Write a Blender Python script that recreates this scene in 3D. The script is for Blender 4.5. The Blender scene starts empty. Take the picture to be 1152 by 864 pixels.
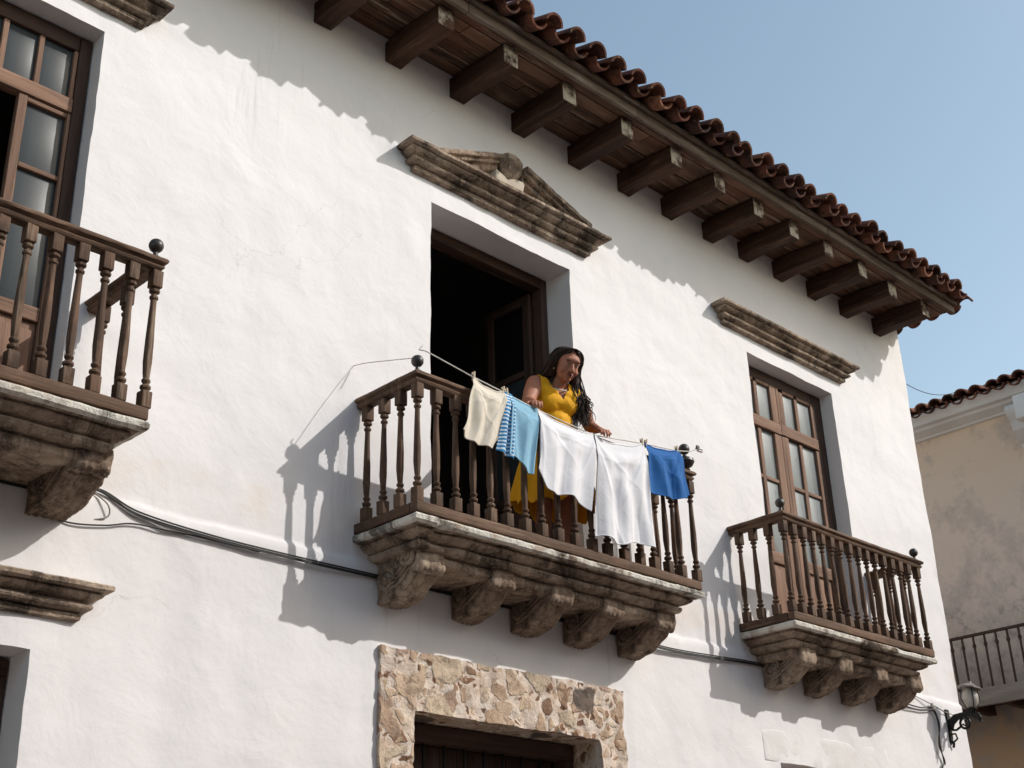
import bpy, bmesh, math, random
from math import sin, cos, pi, radians, atan2, sqrt, exp
from mathutils import Vector, Matrix, noise
random.seed(7)
# ---------------------------------------------------------------- scene, camera
scene = bpy.context.scene
COL = scene.collection
S = 0.8125            # the scene is authored in a larger unit and brought to metres at the end
GZ = 1.6

def nz(x, y=0.0, z=0.0): return noise.noise(Vector((x, y, z)))

# ---------------------------------------------------------------- mesh builder
class MB:
    def __init__(s): s.v = []; s.f = []; s.a = []; s.var = 0.5
    def addv(s, p): s.v.append((float(p[0]), float(p[1]), float(p[2]))); s.a.append(s.var); return len(s.v) - 1
    def face(s, *i): s.f.append(tuple(i))
    def grid(s, fn, nu, nv, cu=False, flip=False):
        ids = [[s.addv(fn(i / nu, j / nv)) for i in range(nu if cu else nu + 1)] for j in range(nv + 1)]
        for j in range(nv):
            for i in range(nu):
                i2 = (i + 1) % nu if cu else i + 1
                q = (ids[j][i], ids[j][i2], ids[j + 1][i2], ids[j + 1][i])
                s.f.append(q[::-1] if flip else q)
        return ids
    def box(s, x0, x1, y0, y1, z0, z1, r=0.006, amp=0.0, step=None, fq=6.0, xf=None):
        """box with rounded edges, gridded when step is given, worn by noise of amplitude amp"""
        r = min(r, (x1 - x0) * .45, (y1 - y0) * .45, (z1 - z0) * .45)
        def lines(a, b):
            L = [a, a + r * .35, a + r]
            if step:
                n = max(1, int((b - a - 2 * r) / step))
                L += [a + r + (b - a - 2 * r) * i / n for i in range(1, n)]
            return L + [b - r, b - r * .35, b]
        X, Y, Z = lines(x0, x1), lines(y0, y1), lines(z0, z1)
        idx = {}
        lo = Vector((x0 + r, y0 + r, z0 + r)); hi = Vector((x1 - r, y1 - r, z1 - r))
        sd = random.random() * 50
        def V(i, j, k):
            key = (i, j, k)
            if key not in idx:
                p = Vector((X[i], Y[j], Z[k]))
                q = Vector((min(max(p.x, lo.x), hi.x), min(max(p.y, lo.y), hi.y), min(max(p.z, lo.z), hi.z)))
                d = p - q
                n = d.normalized() if d.length > 1e-9 else Vector((0, 0, 0))
                p = q + n * r
                if amp:
                    w = noise.noise(Vector((p.x * fq + sd, p.y * fq, p.z * fq))) + .5 * noise.noise(Vector((p.x * fq * 3, p.y * fq * 3 + sd, p.z * fq * 3)))
                    p = p + n * w * amp
                if xf: p = xf(p)
                idx[key] = s.addv(p)
            return idx[key]
        a, b, c = len(X) - 1, len(Y) - 1, len(Z) - 1
        for i in range(a):
            for j in range(b):
                s.face(V(i, j, 0), V(i, j + 1, 0), V(i + 1, j + 1, 0), V(i + 1, j, 0))
                s.face(V(i, j, c), V(i + 1, j, c), V(i + 1, j + 1, c), V(i, j + 1, c))
        for i in range(a):
            for k in range(c):
                s.face(V(i, 0, k), V(i + 1, 0, k), V(i + 1, 0, k + 1), V(i, 0, k + 1))
                s.face(V(i, b, k), V(i, b, k + 1), V(i + 1, b, k + 1), V(i + 1, b, k))
        for j in range(b):
            for k in range(c):
                s.face(V(0, j, k), V(0, j, k + 1), V(0, j + 1, k + 1), V(0, j + 1, k))
                s.face(V(a, j, k), V(a, j + 1, k), V(a, j + 1, k + 1), V(a, j, k + 1))
    def lathe(s, prof, cx, cy, n=14, cz=0.0):
        ids = s.grid(lambda u, v: (cx + prof[round(v * (len(prof) - 1))][0] * cos(2 * pi * u),
                                   cy + prof[round(v * (len(prof) - 1))][0] * sin(2 * pi * u),
                                   cz + prof[round(v * (len(prof) - 1))][1]), n, len(prof) - 1, cu=True)
        s.face(*ids[0][::-1]); s.face(*ids[-1])
    def ball(s, c, r, n=14, m=9, sc=(1, 1, 1), rot=None):
        def fn(u, v):
            t = pi * (0.001 + v * .998)
            p = Vector((sc[0] * r * sin(t) * cos(2 * pi * u), sc[1] * r * sin(t) * sin(2 * pi * u), -sc[2] * r * cos(t)))
            if rot: p = rot @ p
            return Vector(c) + p
        ids = s.grid(fn, n, m, cu=True)
        s.face(*ids[0][::-1]); s.face(*ids[-1])
    def tube(s, pts, rad, n=8, flat=1.0):
        pts = [Vector(p) for p in pts]
        N = len(pts)
        rf = rad if callable(rad) else (lambda t: rad)
        t0 = (pts[1] - pts[0]).normalized()
        up = Vector((0, 0, 1)) if abs(t0.z) < .9 else Vector((1, 0, 0))
        nn = t0.cross(up).normalized()
        rings = []
        for i, p in enumerate(pts):
            t = (pts[min(i + 1, N - 1)] - pts[max(i - 1, 0)]).normalized()
            nn = (nn - t * nn.dot(t)).normalized()
            b = t.cross(nn)
            r = rf(i / (N - 1))
            rings.append([s.addv(p + (nn * cos(2 * pi * k / n) + b * sin(2 * pi * k / n) * flat) * r) for k in range(n)])
        for i in range(N - 1):
            for k in range(n):
                s.face(rings[i][k], rings[i][(k + 1) % n], rings[i + 1][(k + 1) % n], rings[i + 1][k])
        s.face(*rings[0][::-1]); s.face(*rings[-1])
    def extr(s, prof, x0, x1, nx=1, amp=0, fq=8):
        """profile list of (y, z), extruded along x"""
        P = len(prof)
        ids = []
        for i in range(nx + 1):
            x = x0 + (x1 - x0) * i / nx
            ids.append([s.addv((x, y, z)) for y, z in prof])
        for i in range(nx):
            for k in range(P):
                k2 = (k + 1) % P
                s.face(ids[i][k], ids[i + 1][k], ids[i + 1][k2], ids[i][k2])
        s.face(*ids[0]); s.face(*ids[-1][::-1])
    def rough(s, amp, fq, start=0):
        for i in range(start, len(s.v)):
            x, y, z = s.v[i]
            d = noise.noise_vector(Vector((x * fq, y * fq, z * fq))) * amp + noise.noise_vector(Vector((x * fq * 3.1, y * fq * 3.1, z * fq * 3.1))) * amp * .5
            s.v[i] = (x + d.x, y + d.y, z + d.z)
    def build(s, name, mat, parent=None, origin=None, smooth=30):
        me = bpy.data.meshes.new(name)
        if origin is None: origin = wloc(parent) if parent else Vector((0, 0, 0))
        origin = Vector(origin)
        me.from_pydata([(x - origin.x, y - origin.y, z - origin.z) for x, y, z in s.v], [], s.f)
        at = me.attributes.new('var', 'FLOAT', 'POINT')
        at.data.foreach_set('value', s.a)
        bm = bmesh.new(); bm.from_mesh(me)
        bmesh.ops.recalc_face_normals(bm, faces=bm.faces)
        if smooth:
            for f in bm.faces: f.smooth = True
            for e in bm.edges:
                if len(e.link_faces) == 2 and e.calc_face_angle(0) > radians(smooth): e.smooth = False
        bm.to_mesh(me); bm.free()
        me.materials.append(mat)
        o = bpy.data.objects.new(name, me)
        COL.objects.link(o)
        if parent:
            o.parent = parent; o.location = origin - wloc(parent)
        else: o.location = origin
        return o

def wloc(o):
    l = Vector(o.location)
    while o.parent:
        o = o.parent; l = l + Vector(o.location)
    return l
def tag(o, label=None, cat=None, group=None, kind=None):
    if label: o['label'] = label
    if cat: o['category'] = cat
    if group: o['group'] = group
    if kind: o['kind'] = kind
    return o
def empty(name, loc, parent=None):
    o = bpy.data.objects.new(name, None); COL.objects.link(o)
    o.empty_display_size = .1
    if parent:
        o.parent = parent; o.location = Vector(loc) - wloc(parent)
    else: o.location = loc
    return o
def dup(o, world, parent):
    c = o.copy(); COL.objects.link(c); c.parent = parent
    c.location = Vector(world) - wloc(parent)
    return c

# ---------------------------------------------------------------- materials
class NT:
    def __init__(s, name):
        s.m = bpy.data.materials.new(name); s.m.use_nodes = True
        s.t = s.m.node_tree; s.b = s.t.nodes['Principled BSDF']; s.tc = s.n('ShaderNodeTexCoord')
        s.obj = s.tc.outputs['Object']
    def n(s, ty, **k):
        x = s.t.nodes.new(ty)
        for a, b in k.items(): setattr(x, a, b)
        return x
    def l(s, a, b): s.t.links.new(a, b)
    def mapping(s, scale=(1, 1, 1), loc=(0, 0, 0), rot=(0, 0, 0), src=None):
        m = s.n('ShaderNodeMapping'); m.inputs['Scale'].default_value = scale; m.inputs['Location'].default_value = loc; m.inputs['Rotation'].default_value = rot
        s.l(src or s.obj, m.inputs['Vector']); return m.outputs[0]
    def noise(s, scale, detail=4, rough=.55, vec=None, dist=0.0):
        x = s.n('ShaderNodeTexNoise'); x.inputs['Scale'].default_value = scale; x.inputs['Detail'].default_value = detail
        x.inputs['Roughness'].default_value = rough; x.inputs['Distortion'].default_value = dist
        s.l(vec or s.obj, x.inputs['Vector']); return x.outputs['Fac']
    def ramp(s, src, stops, interp='LINEAR'):
        r = s.n('ShaderNodeValToRGB'); r.color_ramp.interpolation = interp
        e = r.color_ramp.elements
        for i, (p, c) in enumerate(stops):
            el = e[i] if i < 2 else e.new(p)
            el.position = p; el.color = (*c, 1) if len(c) == 3 else c
        s.l(src, r.inputs[0]); return r.outputs['Color']
    def mix(s, a, b, fac, mode='MIX'):
        m = s.n('ShaderNodeMix', data_type='RGBA', blend_type=mode)
        for sock, v in ((m.inputs[6], a), (m.inputs[7], b), (m.inputs[0], fac)):
            if isinstance(v, (int, float)): sock.default_value = v
            elif isinstance(v, tuple): sock.default_value = (*v, 1)
            else: s.l(v, sock)
        return m.outputs[2]
    def math(s, op, a, b=0.0, clamp=False):
        m = s.n('ShaderNodeMath', operation=op, use_clamp=clamp)
        for sock, v in ((m.inputs[0], a), (m.inputs[1], b)):
            if isinstance(v, (int, float)): sock.default_value = v
            else: s.l(v, sock)
        return m.outputs[0]
    def attr(s, name):
        a = s.n('ShaderNodeAttribute'); a.attribute_name = name; return a.outputs['Fac']
    def bump(s, h, dist, strength=1.0, prev=None):
        b = s.n('ShaderNodeBump'); b.inputs['Distance'].default_value = dist; b.inputs['Strength'].default_value = strength
        s.l(h, b.inputs['Height'])
        if prev: s.l(prev, b.inputs['Normal'])
        return b.outputs[0]
    def out(s, col=None, rough=.8, nrm=None, spec=None, **k):
        if col is not None:
            if isinstance(col, tuple): s.b.inputs['Base Color'].default_value = (*col, 1)
            else: s.l(col, s.b.inputs['Base Color'])
        if isinstance(rough, (int, float)): s.b.inputs['Roughness'].default_value = rough
        else: s.l(rough, s.b.inputs['Roughness'])
        if nrm: s.l(nrm, s.b.inputs['Normal'])
        if spec is not None: s.b.inputs['Specular IOR Level'].default_value = spec
        for a, v in k.items(): s.b.inputs[a.replace('_', ' ')].default_value = v
        return s.m
M = {}
def bw(c): return (c, c, c)

def plaster():
    t = NT('lime_plaster')
    big = t.noise(.55, 4, .6); mid = t.noise(2.6, 5, .6, dist=.4); fine = t.noise(26, 5, .65)
    sweep = t.noise(2.2, 6, .62, vec=t.mapping((1.0, 1, 1.5), rot=(0, radians(35), 0)), dist=1.2)
    c = t.ramp(big, [(.3, (.75, .725, .722)), (.62, (.805, .780, .780))])
    c = t.mix(c, (.66, .64, .62), t.ramp(mid, [(.62, bw(0)), (.82, bw(.45))]))
    st = t.noise(3.2, 6, .7, vec=t.mapping((1, 1, .18)))
    c = t.mix(c, (.58, .55, .52), t.ramp(st, [(.60, bw(0)), (.80, bw(.30))]))
    sp = t.noise(60, 2, .5)
    c = t.mix(c, (.52, .49, .46), t.ramp(sp, [(.70, bw(0)), (.80, bw(.35))]))
    vo = t.n('ShaderNodeTexVoronoi', feature='DISTANCE_TO_EDGE'); vo.inputs['Scale'].default_value = .9
    wn = t.n('ShaderNodeTexNoise'); wn.inputs['Scale'].default_value = 2.2; wn.inputs['Detail'].default_value = 8; wn.inputs['Roughness'].default_value = .65; t.l(t.obj, wn.inputs['Vector'])
    wa = t.n('ShaderNodeVectorMath', operation='MULTIPLY_ADD'); t.l(wn.outputs['Color'], wa.inputs[0]); wa.inputs[1].default_value = (.5, .5, .5); t.l(t.obj, wa.inputs[2]); t.l(wa.outputs[0], vo.inputs['Vector'])
    cr = t.math('MULTIPLY', t.math('LESS_THAN', vo.outputs['Distance'], .0026), t.ramp(t.noise(.9, 3, .5, vec=t.mapping((1, 1, 1), (4, 4, 1))), [(.55, bw(0)), (.62, bw(.40))]))
    c = t.mix(c, (.52, .49, .46), cr)
    drip = t.noise(1, 6, .7, vec=t.mapping((7, 1, .35)), dist=.3)
    c = t.mix(c, (.50, .46, .42), t.math('MULTIPLY', t.ramp(drip, [(.58, bw(0)), (.72, bw(.5))]), t.ramp(t.noise(.55, 3, .5, vec=t.mapping((1, 1, 1), (9, 2, 6))), [(.50, bw(0)), (.62, bw(1))])))
    # warm dirt band beneath the string course
    sx = t.n('ShaderNodeSeparateXYZ'); t.l(t.obj, sx.inputs[0])
    band = t.ramp(t.math('MULTIPLY', sx.outputs['Z'], .1), [(.385, bw(0)), (.405, bw(1)), (.418, bw(1)), (.424, bw(0))])
    c = t.mix(c, (.74, .66, .60), t.math('MULTIPLY', band, t.ramp(t.noise(1.7, 4, .6), [(.42, bw(0)), (.62, bw(.75))])))
    b = t.bump(t.noise(1.3, 3, .5, dist=.8), .04, .35)
    b = t.bump(sweep, .010, .35, b)
    b = t.bump(mid, .018, .45, b)
    b = t.bump(fine, .0022, .5, b)
    return t.out(c, .92, b, .25)
M['plaster'] = plaster()

def plain_plaster(name, a, b_, stain=None):
    t = NT(name)
    c = t.ramp(t.noise(1.1, 5, .6), [(.35, a), (.65, b_)])
    if stain: c = t.mix(c, stain, t.ramp(t.noise(1.6, 8, .7, dist=.5), [(.5, bw(0)), (.7, bw(.8))]))
    b = t.bump(t.noise(8, 6, .6), .012, .6)
    return t.out(c, .92, b, .2)
M['cornice_plaster'] = plain_plaster('cornice_plaster', (.66, .62, .58), (.78, .75, .71))
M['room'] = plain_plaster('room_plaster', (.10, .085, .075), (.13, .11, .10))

def wood(name, axis, dark, light, pale, wear=.5, rough=.72, red=None, endgrain=False):
    t = NT(name)
    sc = {'X': (1.2, 14, 14), 'Y': (14, 1.2, 14), 'Z': (14, 14, 1.2)}[axis]
    sc2 = {'X': (3, 60, 60), 'Y': (60, 3, 60), 'Z': (60, 60, 3)}[axis]
    info = t.n('ShaderNodeObjectInfo')
    off = t.n('ShaderNodeVectorMath', operation='ADD'); t.l(t.obj, off.inputs[0])
    cmb = t.n('ShaderNodeCombineXYZ'); t.l(t.math('MULTIPLY', info.outputs['Random'], 37.0), cmb.inputs[0]); t.l(t.math('MULTIPLY', info.outputs['Random'], 91.0), cmb.inputs[2])
    t.l(cmb.outputs[0], off.inputs[1])
    vec = off.outputs[0]
    g = t.noise(1.0, 6, .6, vec=t.mapping(sc, src=vec), dist=.6); g2 = t.noise(1.0, 4, .6, vec=t.mapping(sc2, src=vec))
    patch = t.noise(2.4, 6, .65, vec=vec)
    c = t.ramp(g, [(.3, dark), (.7, light)])
    if red: c = t.mix(c, red, t.ramp(patch, [(.48, bw(0)), (.62, bw(.7))]))
    c = t.mix(c, pale, t.math('MULTIPLY', t.ramp(t.noise(5, 8, .75, vec=t.mapping(tuple(x * .22 for x in sc), src=vec)), [(.55, bw(0)), (.72, bw(1))]), wear))
    c = t.mix(c, tuple(x * .35 for x in dark), t.ramp(g2, [(.60, bw(0)), (.74, bw(.8))]))
    vv = t.attr('var')
    c = t.mix(c, tuple(x * 1.9 for x in light), t.math('MULTIPLY', vv, .35), 'MIX')
    if endgrain:
        geo = t.n('ShaderNodeNewGeometry'); sx = t.n('ShaderNodeSeparateXYZ'); t.l(geo.outputs['Normal'], sx.inputs[0])
        e_ = t.math('MULTIPLY', t.math('LESS_THAN', sx.outputs['Y'], -.7), t.ramp(t.noise(7, 5, .7, vec=vec), [(.42, bw(0)), (.56, bw(1))]))
        c = t.mix(c, (.46, .40, .33), e_)
    b = t.bump(g2, .006, .8); b = t.bump(g, .01, .7, b)
    return t.out(c, rough, b, .2)
for ax in 'XYZ':
    M['rafter' + ax] = wood('eaves_timber_' + ax, ax, (.020, .010, .007), (.092, .045, .028), (.30, .21, .15), .5, endgrain=ax == 'Y')
    M['rail' + ax] = wood('rail_timber_' + ax, ax, (.034, .020, .014), (.12, .070, .044), (.36, .27, .19), .75, red=(.17, .098, .062))
    M['door' + ax] = wood('door_timber_' + ax, ax, (.105, .060, .041), (.28, .165, .112), (.44, .32, .24), .5)
    M['frame' + ax] = wood('frame_timber_' + ax, ax, (.035, .020, .015), (.085, .050, .037), (.20, .15, .12), .30)
M['soffit'] = wood('soffit_boards', 'X', (.028, .016, .011), (.20, .112, .072), (.50, .38, .29), .9, red=(.14, .055, .032))
M['fascia'] = wood('fascia_board', 'X', (.065, .045, .034), (.18, .13, .10), (.55, .50, .45), .65)

def stone(name, dark, midc, light, pale):
    t = NT(name)
    n1 = t.noise(3.0, 8, .68, dist=.5); n2 = t.noise(13, 8, .7); n3 = t.noise(45, 4, .6)
    c = t.ramp(n1, [(.30, dark), (.52, midc), (.72, light)])
    c = t.mix(c, dark, t.ramp(n2, [(.54, bw(0)), (.68, bw(.7))]))
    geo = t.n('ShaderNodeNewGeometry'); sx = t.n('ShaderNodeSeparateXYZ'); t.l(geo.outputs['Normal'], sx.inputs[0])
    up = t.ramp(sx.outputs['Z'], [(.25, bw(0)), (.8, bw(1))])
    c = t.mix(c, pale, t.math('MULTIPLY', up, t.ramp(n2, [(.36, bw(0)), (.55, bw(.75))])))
    v = t.attr('var')
    run = t.noise(1, 6, .7, vec=t.mapping((5, 5, .7)), dist=.5)
    c = t.mix(c, (.040, .030, .024), t.ramp(run, [(.52, bw(0)), (.64, bw(.75))]))
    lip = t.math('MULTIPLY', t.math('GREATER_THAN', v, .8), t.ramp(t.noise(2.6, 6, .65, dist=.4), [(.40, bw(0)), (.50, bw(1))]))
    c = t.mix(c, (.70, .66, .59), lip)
    c = t.mix(c, light, t.ramp(n3, [(.58, bw(0)), (.70, bw(.6))]))
    c = t.mix(c, (.030, .023, .018), t.ramp(t.noise(1.7, 8, .75, dist=1.0), [(.50, bw(0)), (.60, bw(.8))]))
    b = t.bump(n3, .006, .7); b = t.bump(n2, .03, .9, b); b = t.bump(n1, .04, .5, b)
    return t.out(c, .95, b, .15)
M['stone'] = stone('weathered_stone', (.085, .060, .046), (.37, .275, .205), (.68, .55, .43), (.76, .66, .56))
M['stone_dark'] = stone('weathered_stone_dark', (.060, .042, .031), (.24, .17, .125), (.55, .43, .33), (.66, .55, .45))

def tile_mat(name, gain=1.0):
    t = NT(name)
    v = t.attr('var')
    c = t.ramp(v, [(0, (.060 * gain, .026 * gain, .020 * gain)), (.5, (.155 * gain, .058 * gain, .037 * gain)), (1, (.30 * gain, .135 * gain, .080 * gain))])
    n = t.noise(9, 8, .7)
    c = t.mix(c, (.030, .022, .018), t.ramp(n, [(.45, bw(0)), (.62, bw(.85))]))
    c = t.mix(c, (.38, .27, .12), t.ramp(t.noise(22, 5, .7), [(.60, bw(0)), (.70, bw(.6))]))
    c = t.mix(c, (.45, .38, .31), t.ramp(t.noise(14, 6, .7, vec=t.mapping((1, 1, 1), (5, 3, 9))), [(.64, bw(0)), (.74, bw(.7))]))
    b = t.bump(n, .012, .8); b = t.bump(t.noise(60, 3), .003, .7, b)
    return t.out(c, .9, b, .2)
M['tile'] = tile_mat('clay_tile'); M['tile_red'] = tile_mat('red_clay_tile', 1.35)

def rubble():
    t = NT('conglomerate_stone')
    wv = t.n('ShaderNodeTexNoise'); wv.inputs['Scale'].default_value = 3.2; wv.inputs['Detail'].default_value = 5; t.l(t.obj, wv.inputs['Vector'])
    sc = t.n('ShaderNodeVectorMath', operation='SCALE'); sc.inputs['Scale'].default_value = .20; t.l(wv.outputs['Color'], sc.inputs[0])
    ad = t.n('ShaderNodeVectorMath', operation='ADD'); t.l(t.obj, ad.inputs[0]); t.l(sc.outputs[0], ad.inputs[1])
    vec = ad.outputs[0]
    def vor(scale, seedloc, lo, hi, pick):
        mp = t.mapping((1, 1, 1), seedloc, src=vec)
        d = t.n('ShaderNodeTexVoronoi', feature='DISTANCE_TO_EDGE'); d.inputs['Scale'].default_value = scale; t.l(mp, d.inputs['Vector'])
        cc = t.n('ShaderNodeTexVoronoi'); cc.inputs['Scale'].default_value = scale; t.l(mp, cc.inputs['Vector'])
        s3 = t.n('ShaderNodeSeparateColor'); t.l(cc.outputs['Color'], s3.inputs[0])
        edge = t.math('ADD', d.outputs['Distance'], t.math('MULTIPLY', t.math('SUBTRACT', t.noise(24, 5, .7), .5), .10))
        m = t.ramp(edge, [(lo, bw(0)), (hi, bw(1))])
        m = t.math('MULTIPLY', m, t.math('GREATER_THAN', s3.outputs[0], pick))
        return m, s3.outputs[1], s3.outputs[2]
    gr = t.noise(38, 6, .7); med = t.noise(9, 6, .7)
    mort = t.ramp(med, [(.35, (.56, .43, .34)), (.5, (.70, .58, .49)), (.68, (.80, .72, .64))])
    mort = t.mix(mort, (.36, .24, .17), t.ramp(gr, [(.60, bw(0)), (.70, bw(.8))]))
    m2, r2, q2 = vor(8.0, (3, 1, 8), .09, .15, .30)
    col = [(0, (.26, .14, .09)), (.14, (.50, .36, .26)), (.36, (.60, .46, .33)), (.55, (.46, .33, .25)), (.72, (.64, .52, .40)), (.90, (.30, .19, .13))]
    c2 = t.mix(t.ramp(r2, col, 'CONSTANT'), (.20, .12, .08), t.ramp(t.noise(30, 6, .75), [(.5, bw(0)), (.64, bw(.6))]))
    m1, r1, q1 = vor(3.6, (0, 0, 0), .10, .16, .45)
    col1 = [(0, (.50, .36, .26)), (.22, (.12, .10, .09)), (.36, (.56, .42, .31)), (.62, (.48, .34, .26)), (.80, (.14, .115, .10)), (.90, (.60, .48, .36))]
    c1 = t.mix(t.ramp(r1, col1, 'CONSTANT'), (.17, .11, .08), t.ramp(t.noise(14, 8, .78, dist=1.5), [(.50, bw(0)), (.60, bw(.6))]))
    c1 = t.mix(c1, (.62, .52, .42), t.ramp(t.noise(19, 8, .78), [(.58, bw(0)), (.66, bw(.6))]))
    c = t.mix(mort, c2, m2)
    m3, r3, q3 = vor(17, (7, 2, 4), .10, .16, .55)
    c = t.mix(c, t.ramp(r3, [(0, (.20, .11, .07)), (.3, (.50, .36, .25)), (.6, (.66, .54, .42)), (.8, (.33, .20, .13))], 'CONSTANT'), m3)
    c = t.mix(c, c1, m1)
    c = t.mix(c, (.30, .20, .14), t.ramp(t.noise(5, 9, .75, dist=.6), [(.52, bw(0)), (.66, bw(.55))]))
    b = t.bump(t.math('MAXIMUM', m1, m2), .012, .8); b = t.bump(med, .02, .6, b); b = t.bump(gr, .01, .9, b)
    return t.out(c, .93, b, .15)
M['rubble'] = rubble()

def simple(name, col, rough=.5, var=0.0, metal=0.0, bscale=40, bd=.001, **k):
    t = NT(name)
    c = t.ramp(t.noise(bscale * .3, 5, .6), [(.35, tuple(x * (1 - var) for x in col)), (.65, tuple(min(1, x * (1 + var)) for x in col))])
    return t.out(c, rough, t.bump(t.noise(bscale, 4), bd, .6), None, Metallic=metal, **k)
M['iron'] = simple('black_iron', (.018, .017, .017), .5, .3, .6)
M['cable'] = simple('cable_rubber', (.025, .023, .022), .6, .2)
M['cable_grey'] = simple('pale_cable', (.34, .31, .28), .6, .2)
M['rope'] = simple('line_cord', (.62, .60, .55), .8, .15)
M['globe'] = simple('milky_glass', (.42, .39, .34), .45, .2)
M['tin'] = simple('rusty_tin', (.17, .14, .12), .6, .4)
M['finial'] = simple('dark_finial', (.045, .036, .032), .42, .3)
M['peg'] = simple('peg_wood', (.50, .40, .28), .7, .2)
M['peg_dark'] = simple('peg_dark', (.03, .03, .032), .5, .2)
M['skin'] = simple('skin', (.36, .145, .082), .62, .10, bscale=45, bd=.001, Subsurface_Weight=.12)
M['lip'] = simple('lips', (.16, .030, .030), .35, .1)
M['eye_white'] = simple('eye_white', (.30, .25, .22), .5, .02)
M['eye_dark'] = simple('eye_dark', (.012, .008, .006), .2, .1)
M['pearl'] = simple('pearls', (.75, .66, .60), .3, .05)
M['gold'] = simple('earring_gold', (.75, .55, .28), .3, .05, 1.0)
def hairm():
    t = NT('hair')
    c = t.ramp(t.noise(1, 3, vec=t.mapping((60, 60, 6))), [(.3, (.010, .006, .004)), (.75, (.050, .028, .018))])
    return t.out(c, .55, t.bump(t.noise(1, 3, vec=t.mapping((160, 160, 10))), .003, .8), .28)
M['hair'] = hairm()
def cloth(name, col, weave=260, tr=.0, rough=.85, dirt=None, wr=.004):
    t = NT(name)
    c = t.ramp(t.noise(4, 4, .6), [(.3, tuple(x * .93 for x in col)), (.7, col)])
    if dirt: c = t.mix(c, dirt, t.ramp(t.noise(11, 6, .7), [(.56, bw(0)), (.75, bw(.5))]))
    b = t.bump(t.noise(7, 4, .6, dist=1.6), wr, .8); b = t.bump(t.noise(weave, 2), .0008, .6, b)
    m = t.out(c, rough, b, .2)
    t.b.inputs['Sheen Weight'].default_value = .12
    if tr:
        tl = t.n('ShaderNodeBsdfTranslucent'); t.l(c, tl.inputs['Color'])
        mx = t.n('ShaderNodeMixShader'); mx.inputs[0].default_value = tr
        o = t.t.nodes['Material Output']; t.l(t.b.outputs[0], mx.inputs[1]); t.l(tl.outputs[0], mx.inputs[2]); t.l(mx.outputs[0], o.inputs['Surface'])
    return m
M['dress'] = cloth('yellow_dress', (.93, .46, .008), rough=.7, tr=.10, wr=.010)
M['cream'] = cloth('cream_cotton', (.76, .69, .58), tr=.12, dirt=(.45, .36, .26))
M['white'] = cloth('white_cotton', (.84, .83, .86), tr=.12, wr=.005)
M['sky_blue'] = cloth('light_blue_cotton', (.27, .50, .66), tr=.12)
M['royal'] = cloth('royal_blue_jersey', (.013, .115, .36), tr=.05)
def striped():
    t = NT('striped_towel')
    w = t.n('ShaderNodeTexWave', bands_direction='Z'); w.inputs['Scale'].default_value = 11; w.inputs['Distortion'].default_value = 2.6; w.inputs['Detail'].default_value = 2
    t.l(t.obj, w.inputs['Vector'])
    c = t.ramp(w.outputs['Fac'], [(.0, (.03, .17, .40)), (.58, (.06, .30, .54)), (.74, (.62, .68, .74))])
    return t.out(c, .85, t.bump(t.noise(200, 2), .001, .6), .2)
M['stripe'] = striped()
def glass(name, col, rough, curtain, coat=.35, spec=.5):
    t = NT(name)
    fold = t.noise(1, 3, .5, vec=t.mapping((16, 16, .5)), dist=.5)
    c = t.ramp(fold, [(.3, tuple(x * .78 for x in col)), (.7, col)]) if curtain else col
    c2 = t.mix(c, tuple(x * 1.35 for x in col), t.ramp(t.noise(3.2, 5, .6, dist=.8), [(.55, bw(0)), (.75, bw(.5))])) if curtain else c
    m = t.out(c2, rough, t.bump(t.noise(3, 2), .01, .15), spec)
    t.b.inputs['Coat Weight'].default_value = coat; t.b.inputs['Coat Roughness'].default_value = .06
    return m
M['glass'] = glass('dusty_curtained_glass', (.150, .170, .178), .5, True)
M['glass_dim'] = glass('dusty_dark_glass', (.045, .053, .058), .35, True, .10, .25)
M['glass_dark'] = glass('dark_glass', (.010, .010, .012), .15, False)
def neighbour_wall():
    t = NT('stained_ochre_render')
    sx = t.n('ShaderNodeSeparateXYZ'); t.l(t.obj, sx.inputs[0])
    zz = t.math('ADD', t.math('MULTIPLY', sx.outputs['Z'], .1), t.math('MULTIPLY', t.math('SUBTRACT', t.noise(.9, 7, .68), .5), .20))
    c = t.ramp(zz, [(.34, (.60, .40, .23)), (.43, (.58, .39, .24)), (.448, (.36, .30, .265)), (.51, (.56, .455, .39)), (.60, (.76, .62, .53)), (.80, (.80, .62, .47))])
    c = t.mix(c, (.44, .37, .33), t.ramp(t.noise(1.6, 8, .75), [(.48, bw(0)), (.66, bw(.7))]))
    c = t.mix(c, (.24, .20, .175), t.math('MULTIPLY', t.ramp(t.noise(5, 8, .78), [(.50, bw(0)), (.62, bw(.8))]), t.ramp(t.math('MULTIPLY', sx.outputs['Z'], .1), [(.44, bw(0)), (.455, bw(1)), (.55, bw(.8)), (.64, bw(0))])))
    vo = t.n('ShaderNodeTexVoronoi'); vo.inputs['Scale'].default_value = .55; t.l(t.mapping((1, 1, .6), (0, .3, .2)), vo.inputs['Vector'])
    sp = t.n('ShaderNodeSeparateColor'); t.l(vo.outputs['Color'], sp.inputs[0])
    c = t.mix(c, (.42, .37, .345), t.math('MULTIPLY', t.math('GREATER_THAN', sp.outputs[0], .72), .55))
    b = t.bump(t.noise(6, 7, .65), .02, .5)
    return t.out(c, .93, b, .2)
M['ochre'] = neighbour_wall()
M['shutter'] = wood('brown_shutter', 'Z', (.10, .055, .035), (.20, .115, .075), (.30, .22, .17), .3)
M['grey_board'] = wood('grey_boards', 'Y', (.17, .145, .125), (.30, .26, .225), (.40, .36, .32), .4)

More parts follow.
